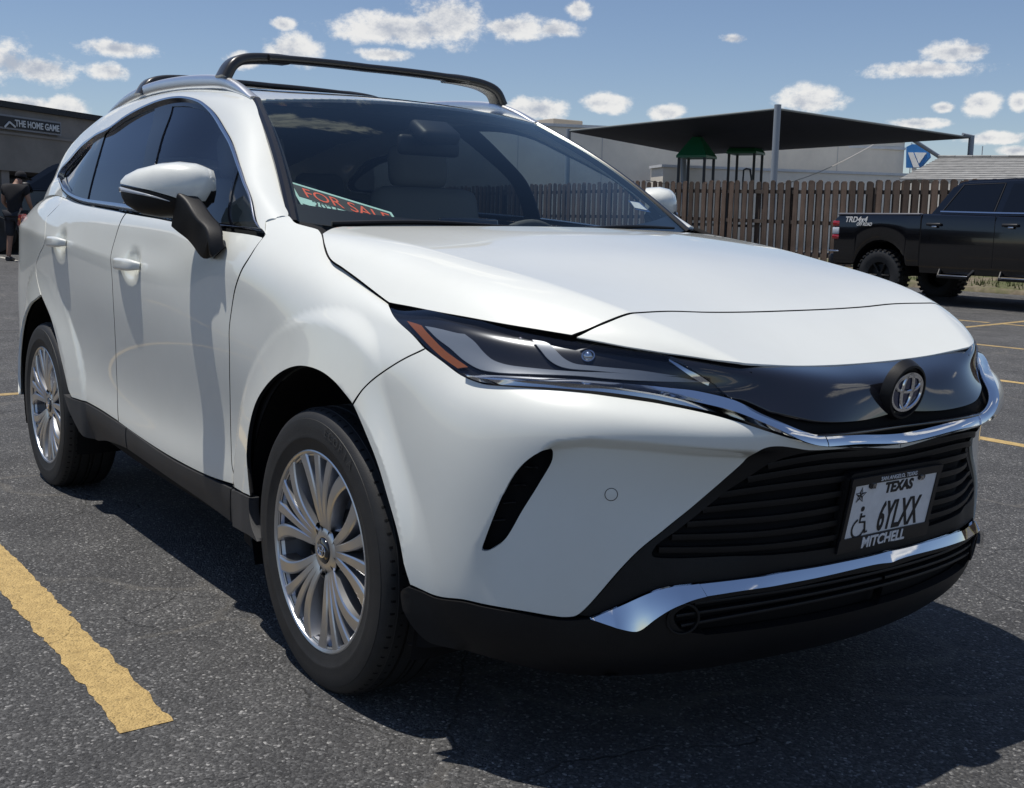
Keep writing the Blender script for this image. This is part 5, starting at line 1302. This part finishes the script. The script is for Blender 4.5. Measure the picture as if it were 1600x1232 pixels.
# ---- licence plate
pl = empty_child('licence_plate'); pc = np.array([1.0258, 0, .5784]); pn = np.array([.984, 0, -.177]); pu = np.array([.177, 0, .984])
PM = Matrix(((0, pu[0], pn[0], pc[0]), (1, pu[1], pn[1], pc[1]), (0, pu[2], pn[2], pc[2]), (0, 0, 0, 1)))
def plate_box(name, w, h, d, z, m, parent, cx=0, cy=0, r=.06):
    pr = rrect(w, h, r, 4); n = len(pr); V = [(a+cx, b+cy, z) for a, b in pr]+[(a+cx, b+cy, z-d) for a, b in pr]
    F = [tuple(range(n)), tuple(range(n, 2*n))[::-1]]+[(i, i+n, (i+1) % n+n, (i+1) % n) for i in range(n)]
    me = mesh(name, V, F); me.transform(PM); bm_ = bmesh.new(); bm_.from_mesh(me); bmesh.ops.recalc_face_normals(bm_, faces=bm_.faces); bm_.to_mesh(me); bm_.free(); return link(name, me, m, parent)
plate_box('plate_bracket', .326, .182, .02, -.006, 'black_plastic', pl, 0, 0, .08)
plate_box('plate_sheet', .300, .150, .003, 0, 'plate_white', pl)
fr = plate_box('plate_frame', .325, .018, .006, .003, 'frame_black', pl, 0, .0735, .1); plate_box('plate_frame', .325, .034, .006, .003, 'frame_black', pl, 0, -.0775, .1)
for sx in (-1, 1):
    plate_box('plate_frame', .012, .14, .006, .0028, 'frame_black', pl, sx*.1535, 0, .1)
    plate_box('frame_tab', .024, .014, .006, .0034, 'frame_black', pl, sx*.088, .060, .5)
    plate_box('plate_screw', .011, .011, .004, .006, 'chrome', pl, sx*.086, .059, 1.0)
def ptext(s, size, x, y, m, sx=1., ext=.0008, bold=0., z=.0008, shear=0., ax='CENTER'):
    me = text_mesh(s, size, ext, bold, ax); me.transform(PM@Matrix.Translation((x, y, z))@Matrix(((sx, shear, 0, 0), (0, 1, 0, 0), (0, 0, 1, 0), (0, 0, 0, 1)))); return link('plate_lettering', me, m, pl)
ptext('TEXAS', .034, .012, .036, 'plate_ink', 1.0, bold=.0012)
ptext('6YLXX', .098, .034, -.055, 'plate_ink', .50, bold=.0016)
ptext('MITCHELL', .036, -.006, -.0895, 'plate_white', .95, z=.0036, bold=.001)
ptext('SAN ANGELO, TEXAS', .0135, .0, .0685, 'plate_white', 1.0, z=.0036)
# star and wheelchair sign on the plate
def pshape(V2, F, m='plate_ink', z=.0010):
    me = mesh('plate_symbol', [tuple(PM@Vector((a, b, z))) for a, b in V2], F); return link('plate_symbol', me, m, pl)
sx0, sy0 = -.122, .040
for i in range(5):
    a = math.pi/2+i*2*math.pi/5; o_ = (sx0+.019*math.cos(a), sy0+.019*math.sin(a)); b_ = a+math.pi/5; i_ = (sx0+.008*math.cos(b_), sy0+.008*math.sin(b_)); pshape([(sx0, sy0), i_, o_], [(0, 2, 1)])
    c_ = a-math.pi/5; j_ = (sx0+.008*math.cos(c_), sy0+.008*math.sin(c_)); 
    for A_, B_ in ((o_, j_), (j_, (sx0, sy0))):
        d_ = np.array(B_)-np.array(A_); n_ = np.array([-d_[1], d_[0]])/np.linalg.norm(d_)*.0008; pshape([A_+n_, A_-n_, np.array(B_)-n_, np.array(B_)+n_], [(0, 1, 2, 3)])
def pstroke(pts, w):
    P = np.array(pts, float); V = []; F = []
    for i in range(len(P)):
        t = P[min(i+1, len(P)-1)]-P[max(i-1, 0)]; t /= np.linalg.norm(t); n_ = np.array([-t[1], t[0]])*w/2; V += [P[i]+n_, P[i]-n_]
    for i in range(len(P)-1): F.append((2*i, 2*i+1, 2*i+3, 2*i+2))
    pshape(V, F)
wx, wy = -.100, -.030
pstroke([(wx-.004+.022*math.cos(t), wy-.010+.022*math.sin(t)) for t in np.linspace(math.radians(110), math.radians(345), 24)], .0055)
pstroke([(wx-.004, wy+.026), (wx-.004, wy+.004), (wx+.014, wy+.003), (wx+.022, wy-.024), (wx+.030, wy-.021)], .0065)
pstroke([(wx-.004, wy+.017), (wx+.011, wy+.017)], .005)
pshape([(wx-.003+.0062*math.cos(t), wy+.036+.0062*math.sin(t)) for t in np.linspace(0, 2*math.pi, 16, endpoint=False)], [tuple(range(16))])
# ---- interior
V = []; F = []
for x, z in ((-.22, 1.105), (-.45, 1.125), (-.62, 1.12), (-.74, 1.09), (-.80, 1.02), (-.78, .80)):
    for y in np.linspace(-.74, .74, 13): V.append((x-.03*math.cos(y*4)*(x < -.6), y, z+(.025*math.exp(-((y-.37)/.18)**2) if x < -.5 else 0)))
for j in range(5):
    for i in range(12): F.append((j*13+i, j*13+i+1, (j+1)*13+i+1, (j+1)*13+i))
link('dashboard', mesh('dashboard', V, F), 'interior', car, True)
boxm('dash_screen', (-.70, 0, 1.135), (.02, .24, .14), 'gloss_black', car, .01, -.15)
for sy in (-.37, .37):
    seat = empty_child('front_seat')
    boxm('seat_cushion', (-1.25, sy, .72), (.52, .50, .16), 'seat_fabric', seat, .06); boxm('seat_back', (-1.55, sy, 1.03), (.14, .50, .62), 'seat_fabric', seat, .06, -.22); boxm('head_rest', (-1.66, sy, 1.42), (.10, .27, .18), 'seat_fabric', seat, .045, -.15)
rs = empty_child('rear_seat'); boxm('seat_cushion', (-2.2, 0, .72), (.5, 1.3, .16), 'seat_fabric', rs, .05); boxm('seat_back', (-2.55, 0, 1.02), (.14, 1.3, .58), 'seat_fabric', rs, .05, -.3)
for sy in (-.42, 0, .42): boxm('head_rest', (-2.68, sy, 1.35), (.1, .25, .14), 'seat_fabric', rs, .04, -.2)
sw = empty_child('steering_wheel'); c = np.array([-.93, .37, 1.03]); ax = np.array([.88, 0, -.47]); ax /= np.linalg.norm(ax); a_ = np.array([0, 1., 0]); b_ = np.cross(ax, a_)
sweep('wheel_rim', [c+(a_*math.cos(t)+b_*math.sin(t))*.185 for t in np.linspace(0, 2*math.pi, 40, endpoint=False)], rrect(.03, .03, .5, 3), 'interior', sw, closed=True, ups=[ax]*40)
boxm('wheel_hub', c+ax*.01, (.05, .30, .10), 'interior', sw, .02, .5)
boxm('mirror_housing', (-.93, 0, 1.50), (.12, .16, .05), 'black_plastic', car, .02, .5)
boxm('rear_view_mirror', (-.97, 0, 1.455), (.03, .25, .07), 'black_plastic', car, .014)
link('cabin_floor', mesh('cabin_floor', [(-.5, -.8, .45), (-.5, .8, .45), (-3.2, .8, .55), (-3.2, -.8, .55)], [(0, 1, 2, 3)]), 'interior', car)
link('headliner', mesh('headliner', [(-1.12, -.56, 1.555), (-1.06, 0, 1.575), (-1.12, .56, 1.555), (-1.8, -.55, 1.625), (-1.8, 0, 1.645), (-1.8, .55, 1.625), (-2.7, -.54, 1.57), (-2.7, 0, 1.61), (-2.7, .54, 1.57), (-3.3, -.5, 1.46), (-3.3, 0, 1.5), (-3.3, .5, 1.46)], [(0, 1, 4, 3), (1, 2, 5, 4), (3, 4, 7, 6), (4, 5, 8, 7), (6, 7, 10, 9), (7, 8, 11, 10)]), 'interior', car)
for sg in (-1, 1):
    link('door_card', mesh('door_card', [(-.45, sg*.80, .45), (-.45, sg*.80, 1.13), (-2.7, sg*.78, 1.2), (-2.7, sg*.78, .45)], [(0, 1, 2, 3)]), 'interior', car)
# stickers and the sign
def wsq(pxs, off): 
    out = []
    for p in pxs:
        uv = WS.px(p); out.append(WS.ev(*uv)[0]-WS.nrm(*uv)[0]*(-1 if WS.flipn else 1)*off)
    return out
st = link('registration_sticker', mesh('registration_sticker', wsq([(982, 312), (1002, 315), (1018, 331), (994, 326)], .004), [(0, 1, 2, 3)]), 'sticker_blue', car)
st2 = link('sticker_label', mesh('sticker_label', wsq([(985, 314), (999, 316.5), (1012, 328), (992, 324)], .002), [(0, 1, 2, 3)]), 'plate_white', st)

# ================================================================== BLACK PICKUP
TY, TX0 = 14.0, -10.42                       # near side plane, tail end
tz = gzf(-8, 14.6)
truck = empty('pickup_truck', (TX0, TY, tz)); tag(truck, 'black lifted crew-cab pickup truck parked beside the wooden fence', 'pickup')
TW = 2.0
def prof_body(name, top, bot, y0, y1, m, crown=.03, n=2):
    """side silhouette between two (x,z) polylines extruded y0..y1 with softened side edges"""
    xs = np.unique(np.concatenate([np.array(top)[:, 0], np.array(bot)[:, 0], np.linspace(top[0][0], top[-1][0], 40)]))
    zt_ = np.interp(xs, *np.array(top).T); zb_ = np.interp(xs, *np.array(bot).T)
    ysec = [(y0+crown, 0), (y0, .12), (y0, .55), (y0, .9), (y0+crown*.6, .975), (y0+crown*1.6, 1)]
    sec = ysec+[(y0+y1-a, b) for a, b in ysec[::-1]]; k = len(sec); V = []; F = []
    for x, t, b in zip(xs, zt_, zb_):
        for yy, f in sec: V.append((x, yy, b+(t-b)*f))
    for i in range(len(xs)-1):
        for j in range(k-1): F.append((i*k+j, (i+1)*k+j, (i+1)*k+j+1, i*k+j+1))
    F.append(tuple(range(k))); F.append(tuple((len(xs)-1)*k+j for j in range(k))[::-1])
    me = mesh(name, V, F); o = link(name, me, m, truck); smooth_angle(me, 35); return o
TA = (.98, 4.70); TR_ = .43; TZ = .42
def archline(x0, x1, zb, cs, r=.53):
    pts = [(x0, zb)]
    for c in cs:
        if x0 < c+r and c-r < x1:
            for a in np.linspace(math.pi, 0, 13):
                xx = c+r*math.cos(a); 
                if x0+.001 < xx < x1-.001: pts.append((xx, max(zb, TZ+.06+r*math.sin(a))))
    pts.append((x1, zb)); return pts
prof_body('bed_side', [(.05, 1.36), (.12, 1.42), (1.74, 1.43)], archline(.05, 1.74, .60, TA), 0, TW, 'truck_black')
prof_body('cab_body', [(1.765, 1.44), (4.25, 1.39)], archline(1.765, 4.25, .50, TA), 0, TW, 'truck_black')
prof_body('front_body', [(4.26, 1.39), (4.6, 1.37), (5.6, 1.30), (5.78, 1.12)], archline(4.26, 5.78, .54, TA), .01, TW-.01, 'truck_black')
# greenhouse
gh = [(1.85, 1.42), (2.16, 1.90), (2.35, 1.965), (3.2, 1.985), (3.75, 1.95), (4.55, 1.40)]
V = []; F = []; insets = []
for (x, z) in gh:
    t = (z-1.40)/.58; ins = .04+.20*max(0, t); V += [(x, ins, z), (x, TW-ins, z)]
for i in range(len(gh)-1): F.append((2*i, 2*i+2, 2*i+3, 2*i+1))
F.append(tuple(2*i for i in range(len(gh)))[::-1]); F.append(tuple(2*i+1 for i in range(len(gh))))
me = mesh('cab_roof', V, F); bm_ = bmesh.new(); bm_.from_mesh(me); bmesh.ops.bevel(bm_, geom=[e for e in bm_.edges], offset=.05, segments=3, affect='EDGES'); bm_.to_mesh(me); bm_.free(); link('cab_roof', me, 'truck_black', truck); smooth_angle(me, 40)
def sidepanel(name, pts, m, off=.006, th=.02, both=True):
    out = []
    for s in ((0, 1) if both else (0,)):
        V = []
        for x, z in pts:
            t = max(0, (z-1.40)/.58); ins = (.04+.20*t) if z > 1.40 else 0
            y = ins-off; V.append((x, y if s == 0 else TW-y, z))
        n = len(V); V += [(a, b+(th if s == 0 else -th), c) for a, b, c in V]
        out.append(link(name, mesh(name, V, [tuple(range(n)), tuple(range(n, 2*n))[::-1]]+[(i, i+n, (i+1) % n+n, (i+1) % n) for i in range(n)]), m, truck))
    return out
sidepanel('rear_window_glass', [(2.12, 1.49), (2.36, 1.885), (3.02, 1.90), (2.95, 1.475)], 'truck_glass'); sidepanel('front_window_glass', [(3.10, 1.47), (3.17, 1.90), (3.66, 1.885), (4.18, 1.46)], 'truck_glass')
for a, b in (((2.05, 1.475), (3.0, 1.455)), ((3.0, 1.455), (4.2, 1.44))): sidepanel('belt_trim', [(a[0], a[1]-.008), (a[0], a[1]+.012), (b[0], b[1]+.012), (b[0], b[1]-.008)], 'satin_chrome', .012)
for pts in ([(2.08, 1.49), (2.335, 1.90), (3.03, 1.915), (3.03, 1.905), (2.35, 1.89), (2.10, 1.49)], [(2.965, 1.475), (3.035, 1.91), (3.05, 1.91), (2.985, 1.475)]): sidepanel('window_trim', pts, 'truck_plastic', .010)
for x0, x1 in ((1.745, 1.762), (3.035, 3.045)): sidepanel('door_gap', [(x0, .62), (x1, .62), (x1, 1.40), (x0, 1.40)], 'black_matte', .001, .002)
for hx in (1.98, 3.28):
    boxm('door_handle', (hx+.02, -.03, 1.27), (.26, .035, .045), 'truck_plastic', truck, .015); boxm('handle_glint', (hx+.04, -.035, 1.235), (.09, .02, .03), 'satin_chrome', truck, .008)
boxm('side_mirror', (3.98, -.22, 1.50), (.12, .26, .32), 'truck_plastic', truck, .04); boxm('bed_rail_cap', (.90, .06, 1.432), (1.62, .10, .03), 'rail_grey', truck, .01); boxm('bed_rail_cap', (.90, TW-.06, 1.432), (1.62, .10, .03), 'rail_grey', truck, .01)
boxm('bed_floor', (.9, TW/2, 1.0), (1.6, TW-.2, .05), 'black_matte', truck, .01)
for yy, sg in ((-.004, 1), (TW+.004, -1)):
    y_ = yy; root = empty('tail_lamp', (0, 0, 0)); root.parent = truck
    boxm('lamp_red', (.075, y_+sg*.06, 1.265), (.15, .13, .10), 'red_lens', root, .02); boxm('lamp_clear', (.075, y_+sg*.06, 1.145), (.15, .13, .12), 'lens_solid', root, .02); boxm('lamp_red', (.075, y_+sg*.06, 1.04), (.15, .13, .085), 'red_lens', root, .02)
boxm('rear_bumper', (.02, TW/2, .66), (.22, TW-.06, .20), 'truck_plastic', truck, .05); boxm('bumper_trim', (.06, .02, .80), (.20, .06, .03), 'satin_chrome', truck, .008)
me = text_mesh('TRD4x4', .13, .002, .003, 'LEFT'); me.transform(Matrix.Translation((.26, -.006, 1.295))@Matrix.Rotation(math.pi/2, 4, 'X')@Matrix(((1.0, .25, 0, 0), (0, 1, 0, 0), (0, 0, 1, 0), (0, 0, 0, 1)))); link('decal_lettering', me, 'trim_white', truck)
me = text_mesh('OFF ROAD', .075, .002, .002, 'LEFT'); me.transform(Matrix.Translation((.50, -.006, 1.235))@Matrix.Rotation(math.pi/2, 4, 'X')@Matrix(((.85, .25, 0, 0), (0, 1, 0, 0), (0, 0, 1, 0), (0, 0, 0, 1)))); link('decal_lettering', me, 'trim_white', truck)
boxm('antenna_fin', (3.0, TW/2, 2.01), (.18, .04, .06), 'rail_grey', truck, .015)
# step bars: hoop steps
for x0, x1 in ((2.15, 2.75), (3.2, 3.9)):
    L = [(x0, .05, .60), (x0, -.04, .46), (x1-.08, -.04, .455), (x1, .05, .60)]; sweep('side_step', L, rrect(.06, .06, .5, 2), 'truck_plastic', truck); boxm('step_plate', ((x0+x1)/2, -.045, .475), (x1-x0-.12, .07, .012), 'satin_chrome', truck, .004)
boxm('chassis', (2.9, TW/2, .60), (5.2, 1.1, .25), 'black_matte', truck, .05)
def truck_wheel(x, y, sg):
    root = empty('wheel', (x, y, TZ)); root.parent = truck
    w = lathe('tyre', [(.22, .12), (.30, .15), (.37, .15), (.405, .135), (.415, .11), (.415, -.11), (.405, -.135), (.37, -.15), (.30, -.15), (.22, -.12)], (0, 0, 0), (0, sg, 0), 'rubber', root, 48, 30)
    V = []; F = []
    for i in range(30):
        a0, a1 = 2*math.pi*i/30, 2*math.pi*(i+.55)/30
        for yy0, yy1, sh_ in ((.05, .148, 0), (-.05, .045, .5), (-.148, -.055, 0)):
            k = len(V); b0, b1 = a0+sh_*.2, a1+sh_*.2
            for r_ in (.41, .435):
                for yy in (yy0, yy1):
                    for a in (b0, b1): V.append((r_*math.cos(a), yy, r_*math.sin(a)))
            F += [(k+4, k+5, k+7, k+6), (k, k+1, k+5, k+4), (k+2, k+6, k+7, k+3), (k, k+4, k+6, k+2), (k+1, k+3, k+7, k+5)]
    o = link('tread_blocks', mesh('tread_blocks', V, F), 'rubber', w); o['kind'] = 'stuff'
    lathe('rim', [(.235, .125), (.225, .10), (.19, .05), (.07, .06), (.06, .09), (0, .09)], (0, 0, 0), (0, sg, 0), 'black_plastic', root, 40, 30)
    for i in range(6):
        a = 2*math.pi*i/6; P = [(.05*math.cos(a), sg*.085, .05*math.sin(a)), (.14*math.cos(a), sg*.085, .14*math.sin(a)), (.225*math.cos(a), sg*.115, .225*math.sin(a))]; sweep('rim_spoke', P, rrect(.03, .05, .3, 1), 'black_plastic', root, up=(0, 1, 0))
for x in TA:
    truck_wheel(x, .16, -1); truck_wheel(x, TW-.16, 1)
for x in TA:
    for y0, y1 in ((.03, .45), (TW-.45, TW-.03)):
        a = np.linspace(-.1, math.pi+.1, 20); V = []; F = []
        for yy in (y0, y1):
            for t in a: V.append((x+.525*math.cos(t), yy, TZ+.06+.525*math.sin(t)))
        F = [(i, i+1, 20+i+1, 20+i) for i in range(19)]; link('arch_liner', mesh('arch_liner', V, F), 'black_matte', truck)
# ================================================================== DARK SUV BEHIND
sp_ = at((92, 330), 25.5); suv = empty('parked_suv', (sp_[0], sp_[1], gzf(sp_[0], sp_[1]))); tag(suv, 'dark suv parked by the shop, partly hidden behind the white car', 'suv')
# local frame: x = image right, built facing image left
suv.rotation_euler[2] = math.atan2(CR[0][1], CR[0][0])+.25; suv.scale = (1.12, 1.12, 1.14)
def suvp(name, prof, y0, y1, ins_top, m):
    z0 = min(p[1] for p in prof); z1 = max(p[1] for p in prof); V = []
    for x, z in prof: V.append((x, y0+ins_top*(z-z0)/(z1-z0), z))
    for x, z in prof: V.append((x, y1-ins_top*(z-z0)/(z1-z0), z))
    n = len(prof); me = mesh(name, V, [tuple(range(n)), tuple(range(n, 2*n))[::-1]]+[(i, i+n, (i+1) % n+n, (i+1) % n) for i in range(n)])
    bm_ = bmesh.new(); bm_.from_mesh(me); bmesh.ops.recalc_face_normals(bm_, faces=bm_.faces); bmesh.ops.bevel(bm_, geom=list(bm_.edges), offset=.04, segments=2, affect='EDGES'); bm_.to_mesh(me); bm_.free()
    o = link(name, me, m, suv); smooth_angle(me, 40); return o
suvp('body', [(-1.9, .45), (-1.95, .85), (-1.75, 1.05), (-.75, 1.17), (2.9, 1.2), (3.0, .8), (2.9, .45)], -.9, .9, .05, 'suv_grey')
suvp('cabin', [(-.75, 1.15), (-.05, 1.66), (.25, 1.76), (2.2, 1.78), (2.65, 1.60), (2.88, 1.18)], -.84, .84, .18, 'suv_grey')
def suvglass(pts):
    V = [(x, -.84+.18*(z-1.15)/.63-.012, z) for x, z in pts]; n = len(V); V += [(a, b+.01, c) for a, b, c in V]
    link('side_window', mesh('side_window', V, [tuple(range(n)), tuple(range(n, 2*n))[::-1]]+[(i, i+n, (i+1) % n+n, (i+1) % n) for i in range(n)]), 'truck_glass', suv)
suvglass([(-.50, 1.22), (.05, 1.60), (.30, 1.68), (.52, 1.69), (.48, 1.22)]); suvglass([(.58, 1.22), (.62, 1.69), (1.4, 1.70), (1.4, 1.22)]); suvglass([(1.5, 1.22), (1.5, 1.70), (2.1, 1.69), (2.4, 1.5), (2.5, 1.24)])
boxm('side_mirror', (-.45, -.98, 1.25), (.14, .2, .16), 'truck_plastic', suv, .04)
for x in (-1.05, 1.95):
    for y in (-.8, .8): lathe('wheel', [(0, .1), (.2, .1), (.24, .12), (.34, .11), (.36, .08), (.36, -.1)], (x, y, .36), (0, -1 if y < 0 else 1, 0), 'rubber', suv, 32)
# ================================================================== PERSON
def person():
    base = at((27, 406), 22.5); gx, gy = base[0], base[1]; root = empty('person', (gx, gy, gzf(gx, gy)))
    tag(root, 'person in black cap, black t-shirt and dark shorts standing with back turned', 'person')
    root.rotation_euler[2] = math.atan2(CR[0][1], CR[0][0]); S = 1.0
    # local: x = image right, y = away from the camera, z up
    J = {'pel': (0, 0, .95), 'sp': (-.01, .0, 1.15), 'ch': (.0, .02, 1.36), 'nk': (.035, .05, 1.50), 'hd': (.075, .10, 1.62),
         'shl': (-.19, .02, 1.42), 'ell': (-.25, .05, 1.15), 'wrl': (-.20, .25, 1.0), 'shr': (.20, .03, 1.42), 'elr': (.255, .06, 1.15), 'wrr': (.22, .26, 1.02),
         'hil': (-.10, 0, .90), 'knl': (-.13, .02, .50), 'anl': (-.16, -.02, .09), 'tol': (-.17, .14, .04), 'hir': (.10, 0, .90), 'knr': (.11, .04, .50), 'anr': (.12, -.02, .09), 'tor': (.14, .15, .04),
         'hnl': (-.17, .33, .97), 'hnr': (.19, .34, .99)}
    Ed = [('pel', 'sp'), ('sp', 'ch'), ('ch', 'nk'), ('nk', 'hd'), ('ch', 'shl'), ('shl', 'ell'), ('ell', 'wrl'), ('wrl', 'hnl'), ('ch', 'shr'), ('shr', 'elr'), ('elr', 'wrr'), ('wrr', 'hnr'), ('pel', 'hil'), ('hil', 'knl'), ('knl', 'anl'), ('anl', 'tol'), ('pel', 'hir'), ('hir', 'knr'), ('knr', 'anr'), ('anr', 'tor')]
    Rr = {'pel': .13, 'sp': .12, 'ch': .12, 'nk': .062, 'hd': .09, 'shl': .07, 'shr': .07, 'ell': .045, 'elr': .045, 'wrl': .03, 'wrr': .03, 'hnl': .035, 'hnr': .035, 'hil': .10, 'hir': .10, 'knl': .062, 'knr': .062, 'anl': .043, 'anr': .043, 'tol': .035, 'tor': .035}
    def skin(name, joints, edges, rad, m, infl=0.):
        ids = {k: i for i, k in enumerate(joints)}; me = bpy.data.meshes.new(name); me.from_pydata([J[k] for k in joints], [(ids[a], ids[b]) for a, b in edges], [])
        o = bpy.data.objects.new(name, me); COL.objects.link(o); md = o.modifiers.new('s', 'SKIN'); md.use_smooth_shade = True
        for i, k in enumerate(joints):
            r_ = rad[k]+infl; me.skin_vertices[0].data[i].radius = (r_, r_*(.75 if k in ('pel', 'sp', 'ch') else 1))
        me.skin_vertices[0].data[0].use_root = True
        sb_ = o.modifiers.new('u', 'SUBSURF'); sb_.levels = sb_.render_levels = 2
        dg = bpy.context.evaluated_depsgraph_get(); m2 = bpy.data.meshes.new_from_object(o.evaluated_get(dg)); bpy.data.objects.remove(o)
        m2.materials.clear(); o2 = link(name, m2, m, root, True); return o2
    skin('body', list(J), Ed, Rr, 'skin')
    J['sll'] = tuple(np.array(J['shl'])*.4+np.array(J['ell'])*.6); J['slr'] = tuple(np.array(J['shr'])*.4+np.array(J['elr'])*.6); J['hem'] = (0, 0, .88); J['nk'] = (.02, .035, 1.46)
    r2 = dict(Rr); r2.update(sll=.06, slr=.06, hem=.17, pel=.16, sp=.165, ch=.165, shl=.085, shr=.085, nk=.075)
    skin('t_shirt', ['pel', 'hem', 'sp', 'ch', 'shl', 'sll', 'shr', 'slr', 'nk'], [('hem', 'pel'), ('pel', 'sp'), ('sp', 'ch'), ('ch', 'shl'), ('shl', 'sll'), ('ch', 'shr'), ('shr', 'slr'), ('ch', 'nk')], r2, 'cloth_black', .02)
    J['sl'] = (-.13, .015, .46); J['sr'] = (.115, .03, .46); r2.update(sl=.085, sr=.085, hil=.115, hir=.115)
    skin('shorts', ['pel', 'hil', 'sl', 'hir', 'sr'], [('pel', 'hil'), ('hil', 'sl'), ('pel', 'hir'), ('hir', 'sr')], r2, 'cloth_grey', .012)
    hc = np.array(J['hd'])+np.array([.01, .01, .03])
    lathe('cap', [(.105, -.01), (.108, .03), (.09, .075), (.05, .10), (0, .108)], hc, (.1, .15, 1), 'cloth_black', root, 24, 60)
    V = [(.07, .06, -.0), (.16, .16, -.06), (.10, .22, -.07), (-.02, .11, 0), (.07, .06, .012), (.16, .16, -.048), (.10, .22, -.058), (-.02, .11, .012)]
    link('cap_visor', mesh('cap_visor', [tuple(hc+np.array(v)) for v in V], [(0, 1, 2, 3), (7, 6, 5, 4), (0, 4, 5, 1), (1, 5, 6, 2), (2, 6, 7, 3), (3, 7, 4, 0)]), 'cloth_black', root)
    for k in ('anl', 'anr'):
        a = np.array(J[k]); t = np.array(J['tol' if k == 'anl' else 'tor'])
        P = smooth_poly(np.array([(a[0], a[1]-.06, .045), (a[0], a[1]+.02, .06), (t[0], t[1]-.03, .045), (t[0], t[1]+.06, .03)]), False, .03)
        sweep('shoe', P, rrect(.10, .09, .45, 3), 'shoe_dark', root, scale=[(.8+.3*math.sin(math.pi*q_), 1-.35*q_) for q_ in np.linspace(.05, .9, len(P))])
person()
# ================================================================== FOR SALE SIGN on the dashboard, behind the glass
def dash_sign():
    root = empty('for_sale_sign', (0, 0, 0)); tag(root, 'orange and black FOR SALE card leaning inside the windshield of the white car', 'sign')
    sgn_ = -1 if WS.flipn else 1
    def wp(p, dd): uv = WS.px(p); return WS.ev(*uv)[0]-WS.nrm(*uv)[0]*sgn_*dd
    TL, TRt, BL = wp((449, 277), .012), wp((606, 323), .016), wp((480, 330), .012)
    ex = TRt-TL; n_ = np.cross(BL-TL, ex); n_ /= np.linalg.norm(n_); n_ = n_ if n_[2] > 0 else -n_
    Lx = np.linalg.norm(ex); ex /= Lx; ey = np.cross(ex, n_); ey = ey if ey @ (BL-TL) > 0 else -ey        # ey points down the card
    ey = BL-TL; Hd = np.linalg.norm(ey)*1.12; ey = ey/np.linalg.norm(ey); Wd = Lx*1.04
    root.location = TL
    def S(u_, v_, h=0.): return ex*(u_*Wd)+ey*(v_*Hd)+n_*h
    def quad(name, pts, m, h):
        V = [S(a, b, h) for a, b in pts]; n = len(V); V += [S(a, b, h-.0008) for a, b in pts]
        link(name, mesh(name, V, [tuple(range(n)), tuple(range(n, 2*n))[::-1]]+[(i, i+n, (i+1) % n+n, (i+1) % n) for i in range(n)]), m, root)
    quad('card', [(0, 0), (1, 0), (1, 1), (0, 1)], 'card_mint', 0); quad('black_field', [(.03, .06), (.97, .06), (.97, .40), (.03, .40)], 'plate_ink', .0012)
    quad('rule', [(.02, .60), (.98, .60), (.98, .612), (.02, .612)], 'plate_ink', .0012)
    def txt(s, hgt, u0, u1, v_, m, bold=0.):
        me = text_mesh(s, 1.0, 0., 0., 'LEFT'); xs_ = [v.co.x for v in me.vertices]; ys_ = [v.co.y for v in me.vertices]; sx = (u1-u0)*Wd/(max(xs_)-min(xs_)); sy = hgt*Hd/(max(ys_)-min(ys_))
        M = Matrix(((ex[0]*sx, -ey[0]*sy, n_[0], 0), (ex[1]*sx, -ey[1]*sy, n_[1], 0), (ex[2]*sx, -ey[2]*sy, n_[2], 0), (0, 0, 0, 1))); me.transform(M); me.transform(Matrix.Translation(Vector(S(u0, v_, .0022)))); link('sign_lettering', me, m, root)
    txt('FOR SALE', .25, .10, .93, .36, 'sign_orange'); txt('2021', .17, .14, .38, .57, 'plate_ink'); txt('903-5', .17, .30, .52, .84, 'plate_ink')
    for i in range(4): quad('scribble', [(.55+i*.09, .78), (.61+i*.09, .75), (.615+i*.09, .77), (.555+i*.09, .80)], 'plate_ink', .0012)
dash_sign()
